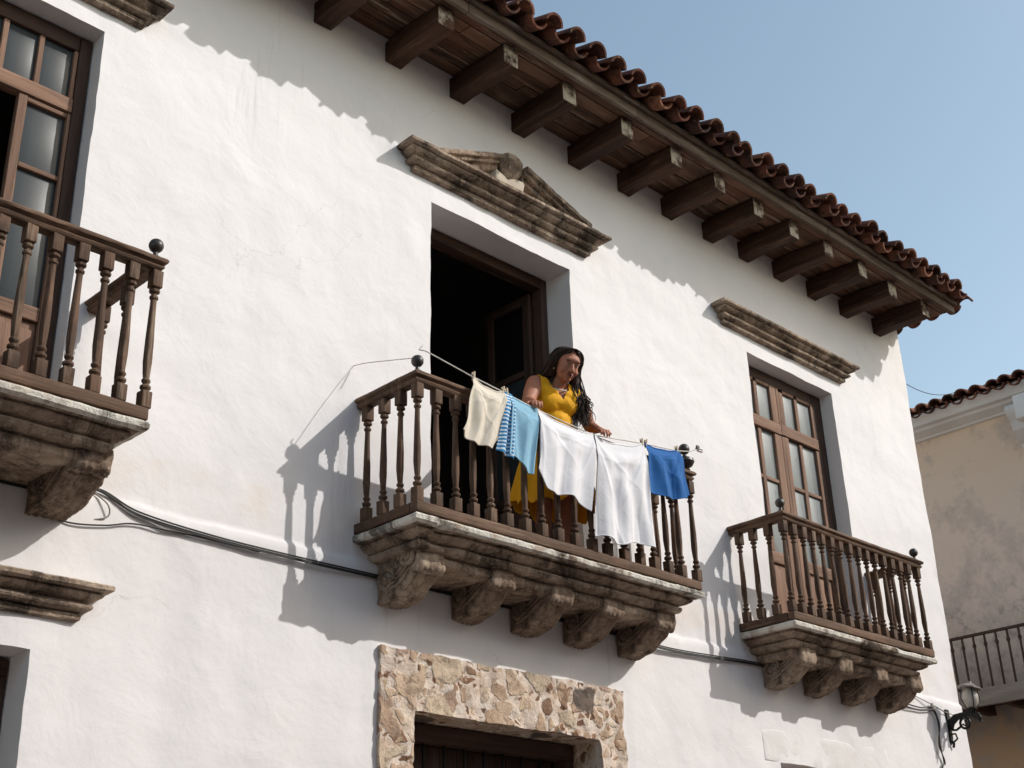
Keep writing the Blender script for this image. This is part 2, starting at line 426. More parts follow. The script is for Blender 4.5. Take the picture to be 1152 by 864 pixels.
# ---------------------------------------------------------------- setting: ground
def street_mat():
    t = NT('paving')
    br = t.n('ShaderNodeTexBrick'); br.inputs['Scale'].default_value = 3.0
    br.inputs['Color1'].default_value = (.31, .265, .24, 1); br.inputs['Color2'].default_value = (.27, .23, .205, 1); br.inputs['Mortar'].default_value = (.20, .18, .16, 1)
    t.l(t.obj, br.inputs['Vector'])
    c = t.mix(br.outputs['Color'], (.19, .17, .15), t.ramp(t.noise(.8, 6), [(.45, bw(0)), (.7, bw(.6))]))
    return t.out(c, .9, t.bump(t.noise(20, 5), .01, .6), .2)
g = MB()
g.grid(lambda u, v: ((u - .5) * 900, (v - .5) * 900, 0), 6, 6)
tag(g.build('street', street_mat(), smooth=0), 'pale stone paving of the street', kind='structure')

# ---------------------------------------------------------------- the white house
house = empty('white_house', (8, 2.5, 0))
tag(house, 'white plastered two-storey colonial house with wooden balconies and tiled eaves', 'house')

OPEN = [  # x0, x1, z0, z1, reveal depth
    (1.78, 3.64, 4.98, 8.55), (7.02, 8.93, 4.98, 8.43), (11.99, 13.80, 4.98, 8.47),
    (1.85, 3.65, 1.0, 3.67), (6.76, 8.97, 0.9, 3.675), (11.72, 13.60, 0.9, 3.70)]
TOPZ = 10.09
def inside(x, z, pad=0):
    return any(o[0] - pad < x < o[1] + pad and o[2] - pad < z < o[3] + pad for o in OPEN)
def lines(lo, hi, step, extra, fine_lo, fine_hi):
    L = set(round(e, 4) for e in extra if lo <= e <= hi); L.add(lo); L.add(hi)
    x = lo
    base = sorted(L)
    out = []
    for a, b in zip(base[:-1], base[1:]):
        st = step if (b > fine_lo and a < fine_hi) else .6
        n = max(1, int(math.ceil((b - a) / st)))
        out += [a + (b - a) * i / n for i in range(n)]
    return out + [hi]
def wall_disp(x, z):
    d = .016 * nz(x * .9, 3.1, z * .9) + .007 * nz(x * 3.1, 7.7, z * 3.1) + .003 * nz(x * 9, 1, z * 9)
    dx = .012 * nz(5.5, x * .7, z * 2.3) + .005 * nz(z * 9, x, 4)
    dz = .012 * nz(x * 2.1, z * .8, 9.5) + .005 * nz(x * 9, 2, z)
    ledge = 4.79 + .02 * nz(x * 1.3, 0, 0) + .012 * nz(x * 5, 0, 0)
    k = (ledge - z) / .035
    k = 0 if k < 0 else (1 if k > 1 else k)
    k *= .022 + .012 * nz(x * 2.3, 8, 0)
    if 6.35 < x < 9.4 and z < 4.2: d *= .25
    return d - k, dx, dz
wb = MB()
XL = lines(-3.0, 15.8, .055, [o[0] for o in OPEN] + [o[1] for o in OPEN] + [1.5], 1.5, 15.8)
ZL = lines(-.37, TOPZ, .055, [o[2] for o in OPEN] + [o[3] for o in OPEN] + [2.6, 4.75, 4.77, 4.79, 4.81], 2.6, TOPZ)
vid = {}
def wv(i, j):
    if (i, j) not in vid:
        x, z = XL[i], ZL[j]
        d, dx, dz = wall_disp(x, z)
        if j == 0 or j == len(ZL) - 1: dz = 0
        vid[(i, j)] = wb.addv((x + dx, d, z + dz))
    return vid[(i, j)]
cell = {}
for i in range(len(XL) - 1):
    for j in range(len(ZL) - 1):
        if not inside((XL[i] + XL[i + 1]) / 2, (ZL[j] + ZL[j + 1]) / 2):
            cell[(i, j)] = 1
            wb.face(wv(i, j), wv(i + 1, j), wv(i + 1, j + 1), wv(i, j + 1))
backv = {}
def bv(i, j):
    if (i, j) not in backv:
        x, y, z = wb.v[wv(i, j)]
        backv[(i, j)] = wb.addv((XL[i], .48, ZL[j]))
    return backv[(i, j)]
for i in range(len(XL) - 1):
    for j in range(1, len(ZL) - 1):
        if (i, j) in cell:
            for (ni, nj), (a, b) in {(i + 1, j): ((i + 1, j), (i + 1, j + 1)), (i - 1, j): ((i, j), (i, j + 1)), (i, j + 1): ((i, j + 1), (i + 1, j + 1)), (i, j - 1): ((i, j), (i + 1, j))}.items():
                if 0 <= ni < len(XL) - 1 and (ni, nj) not in cell:
                    wb.face(wv(*a), wv(*b), bv(*b), bv(*a))
# the corner and the side wall, back and left side
prev = None
n = len(XL) - 1
for j in range(len(ZL)):
    a = wv(n, j)
    b = wb.addv((15.80 + .01 * nz(3, 3, ZL[j] * 2), 1.0, ZL[j])); c = wb.addv((15.8, 9.0, ZL[j]))
    if prev: wb.face(prev[0], a, b, prev[1]); wb.face(prev[1], b, c, prev[2])
    prev = (a, b, c)
wb.face(wb.addv((15.8, 9, -.37)), wb.addv((-3, 9, -.37)), wb.addv((-3, 9, TOPZ)), wb.addv((15.8, 9, TOPZ)))
wb.face(wb.addv((-3, 9, -.37)), wb.addv((-3, 0, -.37)), wb.addv((-3, 0, TOPZ)), wb.addv((-3, 9, TOPZ)))
wall = wb.build('wall', M['plaster'], house, smooth=50)

# rooms behind the openings, indoor shade put into their dark wall colour
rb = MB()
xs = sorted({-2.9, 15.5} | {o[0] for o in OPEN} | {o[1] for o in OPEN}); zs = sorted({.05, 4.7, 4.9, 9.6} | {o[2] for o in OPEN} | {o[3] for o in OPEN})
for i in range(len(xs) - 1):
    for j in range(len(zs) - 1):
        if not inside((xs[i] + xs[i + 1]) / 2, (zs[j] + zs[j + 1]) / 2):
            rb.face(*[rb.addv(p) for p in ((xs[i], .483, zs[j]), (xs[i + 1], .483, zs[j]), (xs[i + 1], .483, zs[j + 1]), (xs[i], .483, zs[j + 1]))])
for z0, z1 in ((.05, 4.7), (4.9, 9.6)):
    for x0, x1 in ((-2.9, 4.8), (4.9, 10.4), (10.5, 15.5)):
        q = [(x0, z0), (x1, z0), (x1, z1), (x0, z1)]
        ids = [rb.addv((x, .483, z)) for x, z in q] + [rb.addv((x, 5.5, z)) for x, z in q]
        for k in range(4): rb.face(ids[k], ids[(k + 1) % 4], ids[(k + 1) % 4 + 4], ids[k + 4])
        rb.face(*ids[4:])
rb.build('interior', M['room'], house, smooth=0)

# ---------------------------------------------------------------- roof: tiles, fascia, soffit, rafters
def barrel(mb, c, length, r0, r1, ax, up, side, th, cover=True, seg=8, a=82):
    """half-barrel tile: c is the middle of its lower end, ax its uphill direction"""
    rings = []
    for (t, r) in ((0, r0), (1, r1)):
        for rr in (r, r - th):
            ring = []
            for k in range(seg + 1):
                an = radians(-a + 2 * a * k / seg)
                h = cos(an) * rr if cover else -cos(an) * rr
                ring.append(mb.addv(c + ax * (length * t) + side * (sin(an) * rr) + up * h))
            rings.append(ring)
    o0, i0, o1, i1 = rings
    for k in range(seg):
        mb.face(o0[k], o0[k + 1], o1[k + 1], o1[k]); mb.face(i0[k], i1[k], i1[k + 1], i0[k + 1])
        mb.face(o0[k], i0[k], i0[k + 1], o0[k + 1]); mb.face(o1[k], o1[k + 1], i1[k + 1], i1[k])
    for k in (0, seg): mb.face(o0[k], o1[k], i1[k], i0[k])
def tiles(mb, origin, along, uphill, n, rows, pitch=.3167, slope=22, extra=0):
    """origin is the lip corner; along and uphill are horizontal unit directions"""
    along = Vector(along); uh = Vector(uphill); Z = Vector((0, 0, 1)); s = radians(slope)
    ax = uh * cos(s) + Z * sin(s); up = Z * cos(s) - uh * sin(s)
    for r in range(rows):
        for k in range(n):
            first = r == 0
            j = lambda m: random.uniform(-m, m)
            mb.var = min(1, max(0, random.gauss(.45, .22)))
            base = Vector(origin) + along * (k * pitch) + ax * (r * .44)
            c = base + along * j(.016) + ax * (j(.05) if first else j(.012)) + up * (.055 + j(.008))
            tilt = Vector(along) * j(.03)
            barrel(mb, c, .52, .122 + j(.009), .098, (ax + tilt + up * (-.02 if first else -.04)).normalized(), up, along, .024)
            mb.var = min(1, max(0, random.gauss(.35, .2)))
            c = base + along * (pitch / 2 + j(.010)) + ax * ((j(.03) + .03) if first else j(.01)) + up * (.072 + j(.008))
            barrel(mb, c, .52, .112, .130, (ax + Vector(along) * j(.02)).normalized(), up, along, .024, cover=False)
tb = MB()
tiles(tb, (7.89 - .3167 * 34, -1.14, 10.075), (1, 0, 0), (0, 1, 0), 59, 14)
# verge tiles down the right-hand end of the roof
tiles(tb, (15.93, -1.0, 10.045), (0, 1, 0), (-1, 0, 0), 5, 1, pitch=.30, slope=12)
roof = tb.build('roof', M['tile'], house, smooth=40)
# back slope and roof deck as plain boarding
db = MB()
db.var = .2
db.box(-3.1, 15.78, -.86, 5.2, -.02, .012, .005, xf=lambda p: Vector((p.x, p.y, p.z + 10.115 + (p.y + .86) * math.tan(radians(22)))))
db.box(-3.1, 15.78, 5.22, 9.4, -.02, .02, .005, xf=lambda p: Vector((p.x, p.y, p.z + 12.63 - (p.y - 5.22) * .55)))
db.build('roof_deck', M['rafterX'], house, smooth=0)
fb = MB()
x = -3.1
while x < 15.75:
    x2 = min(15.79, x + random.uniform(2.4, 3.8))
    fb.var = random.random() * .5
    fb.box(x, x2 - .006, -.905, -.862, 9.952, 10.075, .008, amp=.006, step=.12, fq=5)
    fb.var = 0
    fb.box(x, x2 - .006, -.955, -.9, 10.055, 10.115, .008, amp=.004, step=.2, fq=5)
    x = x2
fb.build('fascia', M['fascia'], house)
sb = MB()
y = -.862; k = 0
while y < .06:
    w = random.uniform(.10, .17); y2 = min(.075, y + w); x = -3.1
    while x < 15.75:
        x2 = min(15.77, x + random.uniform(1.4, 3.4)); sb.var = random.choice([0, 0, .15, .3, .5, .8]) ; dz = random.uniform(-.006, .006)
        sb.box(x + .004, x2 - .004, y + .004, y2 - .004, 0, .03, .004, amp=.003, step=.25, fq=4, xf=lambda p, dz=dz: Vector((p.x, p.y, p.z + dz + 9.985 + (p.y + .86) * .085)))
        x = x2
    y = y2
sb.build('soffit', M['soffit'], house, smooth=0)
raf0 = None
RX = [-2.0, -1.15, -.3, .55, 1.4, 2.25, 3.1, 3.95, 4.78, 5.61, 6.45, 7.28, 8.14, 9.01, 9.81, 10.57, 11.35, 12.05, 12.78, 13.53, 14.295, 15.12]
rmesh = []
for v in range(4):
    b = MB(); b.var = [0, .1, .3, .05][v]
    b.box(0, .195, -.755 - .01 * v, .06, 9.772, 9.998 + .0, .010, amp=.008, step=.07, fq=5,
          xf=lambda p: Vector((p.x, p.y, p.z - .008 * sin(p.y * 7))))
    rmesh.append(b)
for i, x in enumerate(RX):
    v = i % 4
    if i < 4:
        o = rmesh[v].build('rafter', M['rafterY'], house, origin=(0, 0, 9.8)); rmesh[v] = o
        base = o
    else:
        base = rmesh[v].copy(); COL.objects.link(base); base.parent = house
    base.location = Vector((x, 0, 9.8)) - wloc(house)
    base.rotation_euler = (random.uniform(-.006, .006), 0, random.uniform(-.012, .012))

# ---------------------------------------------------------------- stone mouldings
def moulding(mb, x0, x1, d, prof, step=.05, back=.03, lipvar=None):
    """prof: (inset, z) from bottom to top; swept round left, front and right sides"""
    rings = []
    nx = max(2, int((x1 - x0) / step)); ny = max(2, int(d / step))
    for q, (ins, z) in enumerate(prof):
        a, b, y = x0 + ins, x1 - ins, -(d - ins)
        pts = [(a, back + (y - back) * k / ny) for k in range(ny)] + [(a + (b - a) * k / nx, y) for k in range(nx)] + [(b, y + (back - y) * k / ny) for k in range(ny + 1)]
        mb.var = 1.0 if (lipvar is not None and z >= lipvar) else .5
        rings.append([mb.addv((px, py, z)) for px, py in pts])
    for r in range(len(rings) - 1):
        for k in range(len(rings[0]) - 1):
            mb.face(rings[r][k], rings[r][k + 1], rings[r + 1][k + 1], rings[r + 1][k])
    for R_, fl in ((rings[0], True), (rings[-1], False)):
        mb.var = .5
        # cap: connect matching points of left and right halves
        L = R_[:ny + 1]; F = R_[ny:ny + nx + 1]; Rr = R_[ny + nx:][::-1]
        grid = [F]
        for k in range(1, ny + 1):
            l, r = mb.v[L[ny - k]], mb.v[Rr[ny - k]]
            row = [L[ny - k]] + [mb.addv((l[0] + (r[0] - l[0]) * i / nx, l[1], l[2])) for i in range(1, nx)] + [Rr[ny - k]]
            grid.append(row)
        for k in range(ny):
            for i in range(nx): mb.face(grid[k][i], grid[k][i + 1], grid[k + 1][i + 1], grid[k + 1][i])
CORN = [(.20, 0), (.165, .0), (.150, .010), (.146, .040), (.150, .050), (.172, .054), (.168, .062), (.118, .070), (.098, .082), (.092, .098), (.096, .112), (.118, .120), (.122, .128), (.098, .140), (.058, .158), (.046, .170), (.044, .180), (.062, .186), (.060, .192), (.008, .198), (.0, .206), (0, .236), (.010, .246), (.06, .252), (.20, .262)]
def cornice(name, x0, x1, z0, h, d=.21, parent=house, amp=.008):
    b = MB(); start = 0
    moulding(b, x0, x1, d, [(min(i, d * .95) * d / .21, z0 + z * h / .262) for i, z in CORN], step=.045)
    b.rough(amp * .6, 5)
    return b
cb = cornice('cornice', 1.3, 4.10, 8.74, .235)
cb.build('cornice', M['stone'], house)
cb = cornice('cornice', 11.36, 14.22, 8.675, .245)
cb.build('cornice', M['stone'], house)
cb = cornice('cornice', 1.35, 4.09, 3.885, .25)
cb.build('cornice', M['stone'], house)
# broken pediment over the middle door
ped = empty('pediment', (8, 0, 8.66), house)
cb = cornice('cornice', 6.60, 9.36, 8.655, .245, d=.235, amp=.012); cb.build('base_cornice', M['stone'], ped)
def rake(xa, za, xb, zb, d):
    b = MB()
    L = xb - xa
    for (y0, z0, z1) in ((-d, .075, .135), (-d * .8, .035, .085), (-d * .55, -.03, .04)):
        b.box(xa, xb, y0, .02, z0, z1, .012, amp=.012, step=.05, fq=8, xf=lambda p: Vector((p.x, p.y, p.z + za + (zb - za) * (p.x - xa) / L)))
    # keep the raking pieces above the base cornice
    b.v = [(x, y, max(z, 8.875)) for x, y, z in b.v]
    return b
rake(6.98, 8.80, 7.82, 9.12, .20).build('raking_cornice', M['stone'], ped)
rake(8.16, 9.13, 9.10, 8.82, .20).build('raking_cornice', M['stone'], ped)
tb2 = MB(); tb2.var = .5
tb2.box(7.05, 9.0, -.055, .02, 8.86, 8.90, .01, amp=.01, step=.06)
tb2.box(7.76, 8.18, -.13, .02, 8.89, 9.09, .03, amp=.02, step=.05)
tb2.rough(.01, 9)
tb2.var = .5
tb2.build('pedestal', plain_plaster('pale_stone', (.42, .35, .28), (.58, .52, .44), (.25, .19, .14)), ped)
ob = MB()
ob.ball((7.97, -.11, 9.20), .16, 9, 7, sc=(.98, .6, 1.05)); ob.rough(.035, 5)
ob.build('stone_finial', M['stone'], ped, smooth=25)

# ---------------------------------------------------------------- stone surround of the lower window
sb = MB()
ux = [6.45 + (9.285 - 6.45) * k / 84 for k in range(85)]; uz = [.9 + (4.115 - .9) * k / 96 for k in range(97)]
def near(L, v): return min(range(len(L)), key=lambda k: abs(L[k] - v))
i0, i1, k1 = near(ux, 6.785), near(ux, 8.945), near(uz, 3.648)
sv = {}
def svx(i, k):
    if (i, k) not in sv:
        x, z = ux[i], uz[k]
        dist, _ = noise.voronoi(Vector((x * 4.6, 1.3, z * 4.6)))
        e = min(1, (dist[1] - dist[0]) * 3.2)
        d2, _ = noise.voronoi(Vector((x * 11, 5.3, z * 11)))
        rel = .026 * e ** .5 + .010 * min(1, (d2[1] - d2[0]) * 3) + .008 * nz(x * 14, 2, z * 14)
        j = .55 if i in (i0, i1) or k == k1 else 1
        dx = .022 * nz(z * 3.1, x, 1) + .012 * nz(z * 11, x * 3, 6); dz = .016 * nz(x * 3.1, z, 5) + .012 * nz(x * 11, z * 3, 2)
        sv[(i, k)] = sb.addv((x + dx * j, -.036 - rel, z + dz * j))
    return sv[(i, k)]
sbk = {}
def sback(i, k, y, ox=0, oz=0):
    if (i, k, y) not in sbk:
        p = sb.v[svx(i, k)]; sbk[(i, k, y)] = sb.addv((p[0] * .0 + ux[i] + ox, y, uz[k] + oz))
    return sbk[(i, k, y)]
sc = {(i, k) for i in range(84) for k in range(96) if not (i0 <= i < i1 and k < k1)}
for (i, k) in sc:
    sb.face(svx(i, k), svx(i + 1, k), svx(i + 1, k + 1), svx(i, k + 1))
    for (ni, nk), (a, b2) in {(i + 1, k): ((i + 1, k), (i + 1, k + 1)), (i - 1, k): ((i, k), (i, k + 1)), (i, k + 1): ((i, k + 1), (i + 1, k + 1)), (i, k - 1): ((i, k), (i + 1, k))}.items():
        if (ni, nk) in sc or nk < 0: continue
        inner = i0 <= ni < i1 and nk < k1
        ys = [.02] if not inner else [.12, .30, .47]
        A, B2 = svx(*a), svx(*b2)
        for y in ys:
            C, D = sback(*a, y), sback(*b2, y)
            sb.face(A, B2, D, C); A, B2 = C, D
sb.build('stone_surround', M['rubble'], house, smooth=60)
# ---------------------------------------------------------------- doors and windows
def bars(parent, name, specs, mat, y0, y1, origin=None):
    for x0, x1, z0, z1 in specs:
        b = MB(); b.var = random.choice((.05, .15, .3)); b.box(x0, x1, y0, y1, z0, z1, .006, amp=.003, step=.2)
        b.build(name, mat, parent, origin=((x0 + x1) / 2, y0, z0))
def pane(parent, x0, x1, z0, z1, y, mat, origin=None):
    b = MB(); b.box(x0, x1, y, y + .008, z0, z1, .001)
    return b.build('glass_pane', mat, parent, origin=((x0 + x1) / 2, y, z0))
# right-hand door
d3 = empty('balcony_door', (12.9, .17, 5.0), house); tag(d3, 'closed brown glazed double door with greyish curtains')
bars(d3, 'door_jamb', [(11.99, 12.12, 5.0, 8.46), (13.60, 13.80, 5.0, 8.46)], M['frameZ'], .19, .34)
bars(d3, 'door_head', [(12.125, 13.595, 8.32, 8.46)], M['frameX'], .195, .34)
bars(d3, 'transom_bar', [(12.125, 12.795, 7.67, 7.81), (12.80, 13.595, 7.68, 7.82)], M['doorX'], .165, .25)
for (a, b_, m1, m2) in ((12.125, 12.795, 12.335, 12.40), (12.80, 13.595, 13.185, 13.25)):
    s0 = a; s1 = b_; L_ = a < 12.5
    bars(d3, 'stile', [(s0, s0 + .06, 5.02, 7.665), (s1 - .135 if L_ else s1 - .055, s1, 5.02, 7.665)] + ([] if L_ else [(s0 + .062, s0 + .145, 5.02, 7.675)]), M['doorZ'], .18, .235)
    lo, hi = (s0 + .062, s1 - .137) if L_ else (s0 + .147, s1 - .057)
    bars(d3, 'rail', [(lo, hi, 6.0, 6.14), (lo, hi, 5.02, 5.16)], M['doorX'], .185, .232)
    bars(d3, 'glazing_bar', [(m1, m2, 6.145, 7.66)], M['doorZ'], .19, .225)
    bars(d3, 'glazing_bar', [(lo, m1 - .002, 7.02, 7.065), (m2 + .002, hi, 7.02, 7.065)], M['doorX'], .191, .224)
    b = MB(); b.var = .3; b.box(lo + .002, hi - .002, .212, .225, 5.165, 5.995, .004); b.box(lo + .06, hi - .06, .192, .211, 5.23, 5.93, .012); b.build('wood_panel', M['doorZ'], d3)
    for (p0, p1) in ((lo, m1), (m2, hi)):
        pane(d3, p0, p1, 6.145, 7.018, .214, M['glass']); pane(d3, p0, p1, 7.067, 7.66, .214, M['glass'])
    bars(d3, 'transom_stile', [(s0, s0 + .05, 7.825, 8.315), (s1 - .13 if L_ else s1 - .05, s1, 7.825, 8.315), (m1, m2, 7.825, 8.27)] + ([] if L_ else [(s0 + .052, s0 + .14, 7.825, 8.272)]), M['doorZ'], .185, .235)
    bars(d3, 'transom_rail', [(lo, m1 - .002, 8.275, 8.315), (m2 + .002, hi, 8.275, 8.315)], M['doorX'], .186, .234)
    pane(d3, lo, m1, 7.83, 8.272, .214, M['glass']); pane(d3, m2, hi, 7.83, 8.272, .214, M['glass'])
# left-hand door
d1 = empty('balcony_door', (2.7, .17, 5.0), house); tag(d1, 'brown glazed door with one leaf swung open')
bars(d1, 'door_jamb', [(1.79, 1.92, 5.0, 8.54), (3.535, 3.63, 5.0, 8.54)], M['frameZ'], .16, .32)
bars(d1, 'door_head', [(1.925, 3.53, 8.40, 8.54)], M['frameX'], .165, .32)
bars(d1, 'transom_bar', [(1.925, 3.53, 7.81, 7.935)], M['doorX'], .15, .25)
bars(d1, 'transom_stile', [(2.93, 2.975, 7.94, 8.395), (3.215, 3.255, 7.94, 8.395), (2.62, 2.66, 7.94, 8.395), (2.30, 2.34, 7.94, 8.395), (3.50, 3.53, 7.94, 8.395)], M['doorZ'], .17, .225)
for p0, p1 in ((1.93, 2.30), (2.34, 2.62), (2.66, 2.93), (2.975, 3.215), (3.255, 3.50)): pane(d1, p0, p1, 7.94, 8.395, .2, M['glass_dim'])
bars(d1, 'stile', [(3.12, 3.19, 5.02, 7.805), (3.505, 3.532, 5.02, 7.805)], M['doorZ'], .165, .225)
bars(d1, 'rail', [(3.192, 3.503, 7.76, 7.80), (3.192, 3.503, 7.19, 7.23), (3.192, 3.503, 6.01, 6.12), (3.192, 3.503, 5.02, 5.16)], M['doorX'], .17, .222)
for z0, z1 in ((7.235, 7.755), (6.125, 7.185)): pane(d1, 3.192, 3.503, z0, z1, .2, M['glass_dim'])
b = MB(); b.var = .35; b.box(3.194, 3.501, .202, .215, 5.165, 6.005, .004); b.box(3.23, 3.47, .18, .201, 5.23, 5.94, .012); b.build('wood_panel', M['doorZ'], d1)
# middle door: frame, and glazed leaves swung into the dark room
d2 = empty('balcony_door', (8, .35, 5.0), house); tag(d2, 'open doorway with dark glazed leaves folded inward')
bars(d2, 'door_jamb', [(7.03, 7.11, 5.0, 8.42), (8.83, 8.92, 5.0, 8.42)], M['frameZ'], .33, .46)
bars(d2, 'door_head', [(7.115, 8.825, 8.30, 8.42)], M['rafterX'], .325, .46)
def leaf_side(xh, y0, y1):
    for nm, ya, yb, z0, z1 in (('stile', y0, y0 + .10, 5.03, 8.28), ('stile', y1 - .09, y1, 5.03, 8.28), ('rail', y0 + .102, y1 - .092, 8.18, 8.28), ('rail', y0 + .102, y1 - .092, 7.36, 7.43), ('rail', y0 + .102, y1 - .092, 6.0, 6.12), ('rail', y0 + .102, y1 - .092, 5.03, 5.16)):
        e = MB(); e.var = .1; e.box(xh - .05, xh, ya, yb, z0, z1, .005); e.build(nm, M['frameZ' if nm == 'stile' else 'frameY'], d2, origin=(xh, ya, z0))
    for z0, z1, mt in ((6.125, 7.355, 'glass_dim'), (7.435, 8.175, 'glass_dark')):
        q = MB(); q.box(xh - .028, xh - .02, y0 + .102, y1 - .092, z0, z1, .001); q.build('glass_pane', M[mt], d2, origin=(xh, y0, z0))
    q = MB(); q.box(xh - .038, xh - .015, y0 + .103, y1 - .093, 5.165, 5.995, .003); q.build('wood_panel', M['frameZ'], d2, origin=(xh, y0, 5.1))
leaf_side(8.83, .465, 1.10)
leaf_side(7.16, .465, 1.25)
# lower middle window: heavy frame, iron bars and boarded shutters behind
w2 = empty('barred_window', (7.9, .3, .9), house)
bars(w2, 'window_frame', [(6.80, 6.90, .92, 3.50), (8.83, 8.93, .92, 3.50)], M['frameZ'], .27, .42)
bars(w2, 'window_head', [(6.80, 8.93, 3.502, 3.64)], M['frameX'], .26, .42)
b = MB()
x = 7.02
while x < 8.8:
    b = MB(); b.tube([(x, .36, .95), (x, .36, 2.2), (x, .36, 3.51)], .013, 6); b.build('window_bar', M['iron'], w2, origin=(x, .36, .95)); x += .225
b = MB(); x = 6.91
while x < 8.8:
    b.var = random.random() * .2; b.box(x, x + .185, .425, .45, .95, 3.5, .004); x += .19
b.build('shutter', M['frameZ'], w2)
# lower left and right openings
for (a, b_, zt, lab) in ((1.85, 3.65, 3.665, 0), (11.72, 13.6, 3.695, 1)):
    w = empty('lower_window', ((a + b_) / 2, .3, 1.0), house)
    bars(w, 'window_frame', [(a + .01, a + .11, 1.02, zt - .12), (b_ - .11, b_ - .01, 1.02, zt - .12)], M['frameZ'], .24, .38)
    bars(w, 'window_head', [(a + .01, b_ - .01, zt - .118, zt - .01)], M['frameX'], .235, .38)
    s_ = MB(); x = a + .115
    while x < b_ - .2:
        s_.var = random.random() * .3; s_.box(x, x + .16, .30, .33, 1.03, zt - .125, .005); x += .165
    s_.build('shutter', M['shutter'] if lab else M['frameZ'], w)
# raised plaster band round the lower right window
b = MB()
for q in ((11.46, 13.84, 3.705, 4.03),):
    b.box(q[0], q[1], -.022, .02, q[2], q[3], .012, amp=.012, step=.06, fq=3)
b.build('plaster_band', plain_plaster('pinkish_plaster', (.73, .70, .68), (.79, .765, .755)), house)

# ---------------------------------------------------------------- balconies
SLAB = [(.30, -.26), (.27, -.258), (.245, -.245), (.238, -.20), (.245, -.186), (.262, -.180), (.255, -.172), (.175, -.166), (.158, -.152), (.152, -.130), (.158, -.116), (.182, -.110), (.175, -.102), (.130, -.092), (.090, -.070), (.078, -.056), (.080, -.048), (.096, -.042), (.09, -.036), (.012, -.030), (.0, -.020), (-.003, .012), (.008, .028), (.06, .036), (.3, .04)]
def baluster_mesh(h, w=.074, s=1.0):
    b = MB(); b.var = .15
    k = h / 1.03
    b.box(-w / 2, w / 2, -w / 2, w / 2, 0, .12 * k, .006, xf=lambda p: p)
    b.box(-w / 2, w / 2, -w / 2, w / 2, h - .13 * k, h, .006)
    r = w / 2
    p = [(r * .55, .118), (r * .62, .13), (r * .98, .145), (r * .98, .16), (r * .55, .172), (r * .58, .18), (r * .82, .192), (r * .82, .205), (r * .58, .215), (r * .66, .25), (r * .80, .34), (r * .76, .48), (r * .66, .66), (r * .56, .78), (r * .54, .805),
         (r * .78, .815), (r * .78, .83), (r * .52, .84), (r * .52, .852), (r * .95, .865), (r * .98, .88), (r * .6, .893), (r * .6, .902)]
    b.lathe([(a, z * k) for a, z in p], 0, 0, 12)
    b.rough(.0035, 9)
    return b
def finial(parent, x, y, z, vase=False):
    b = MB()
    if vase:
        b.lathe([(.03, 0), (.045, .02), (.03, .035), (.07, .06), (.092, .10), (.085, .13), (.04, .15), (.02, .165), (.018, .19)], x, y, 14, z)
        b.ball((x, y, z + .235), .056)
    else:
        b.lathe([(.038, 0), (.04, .012), (.02, .022), (.016, .05), (.024, .062)], x, y, 12, z)
        b.ball((x, y, z + .104), .052)
    b.build('finial', M['finial'], parent, origin=(x, y, z))
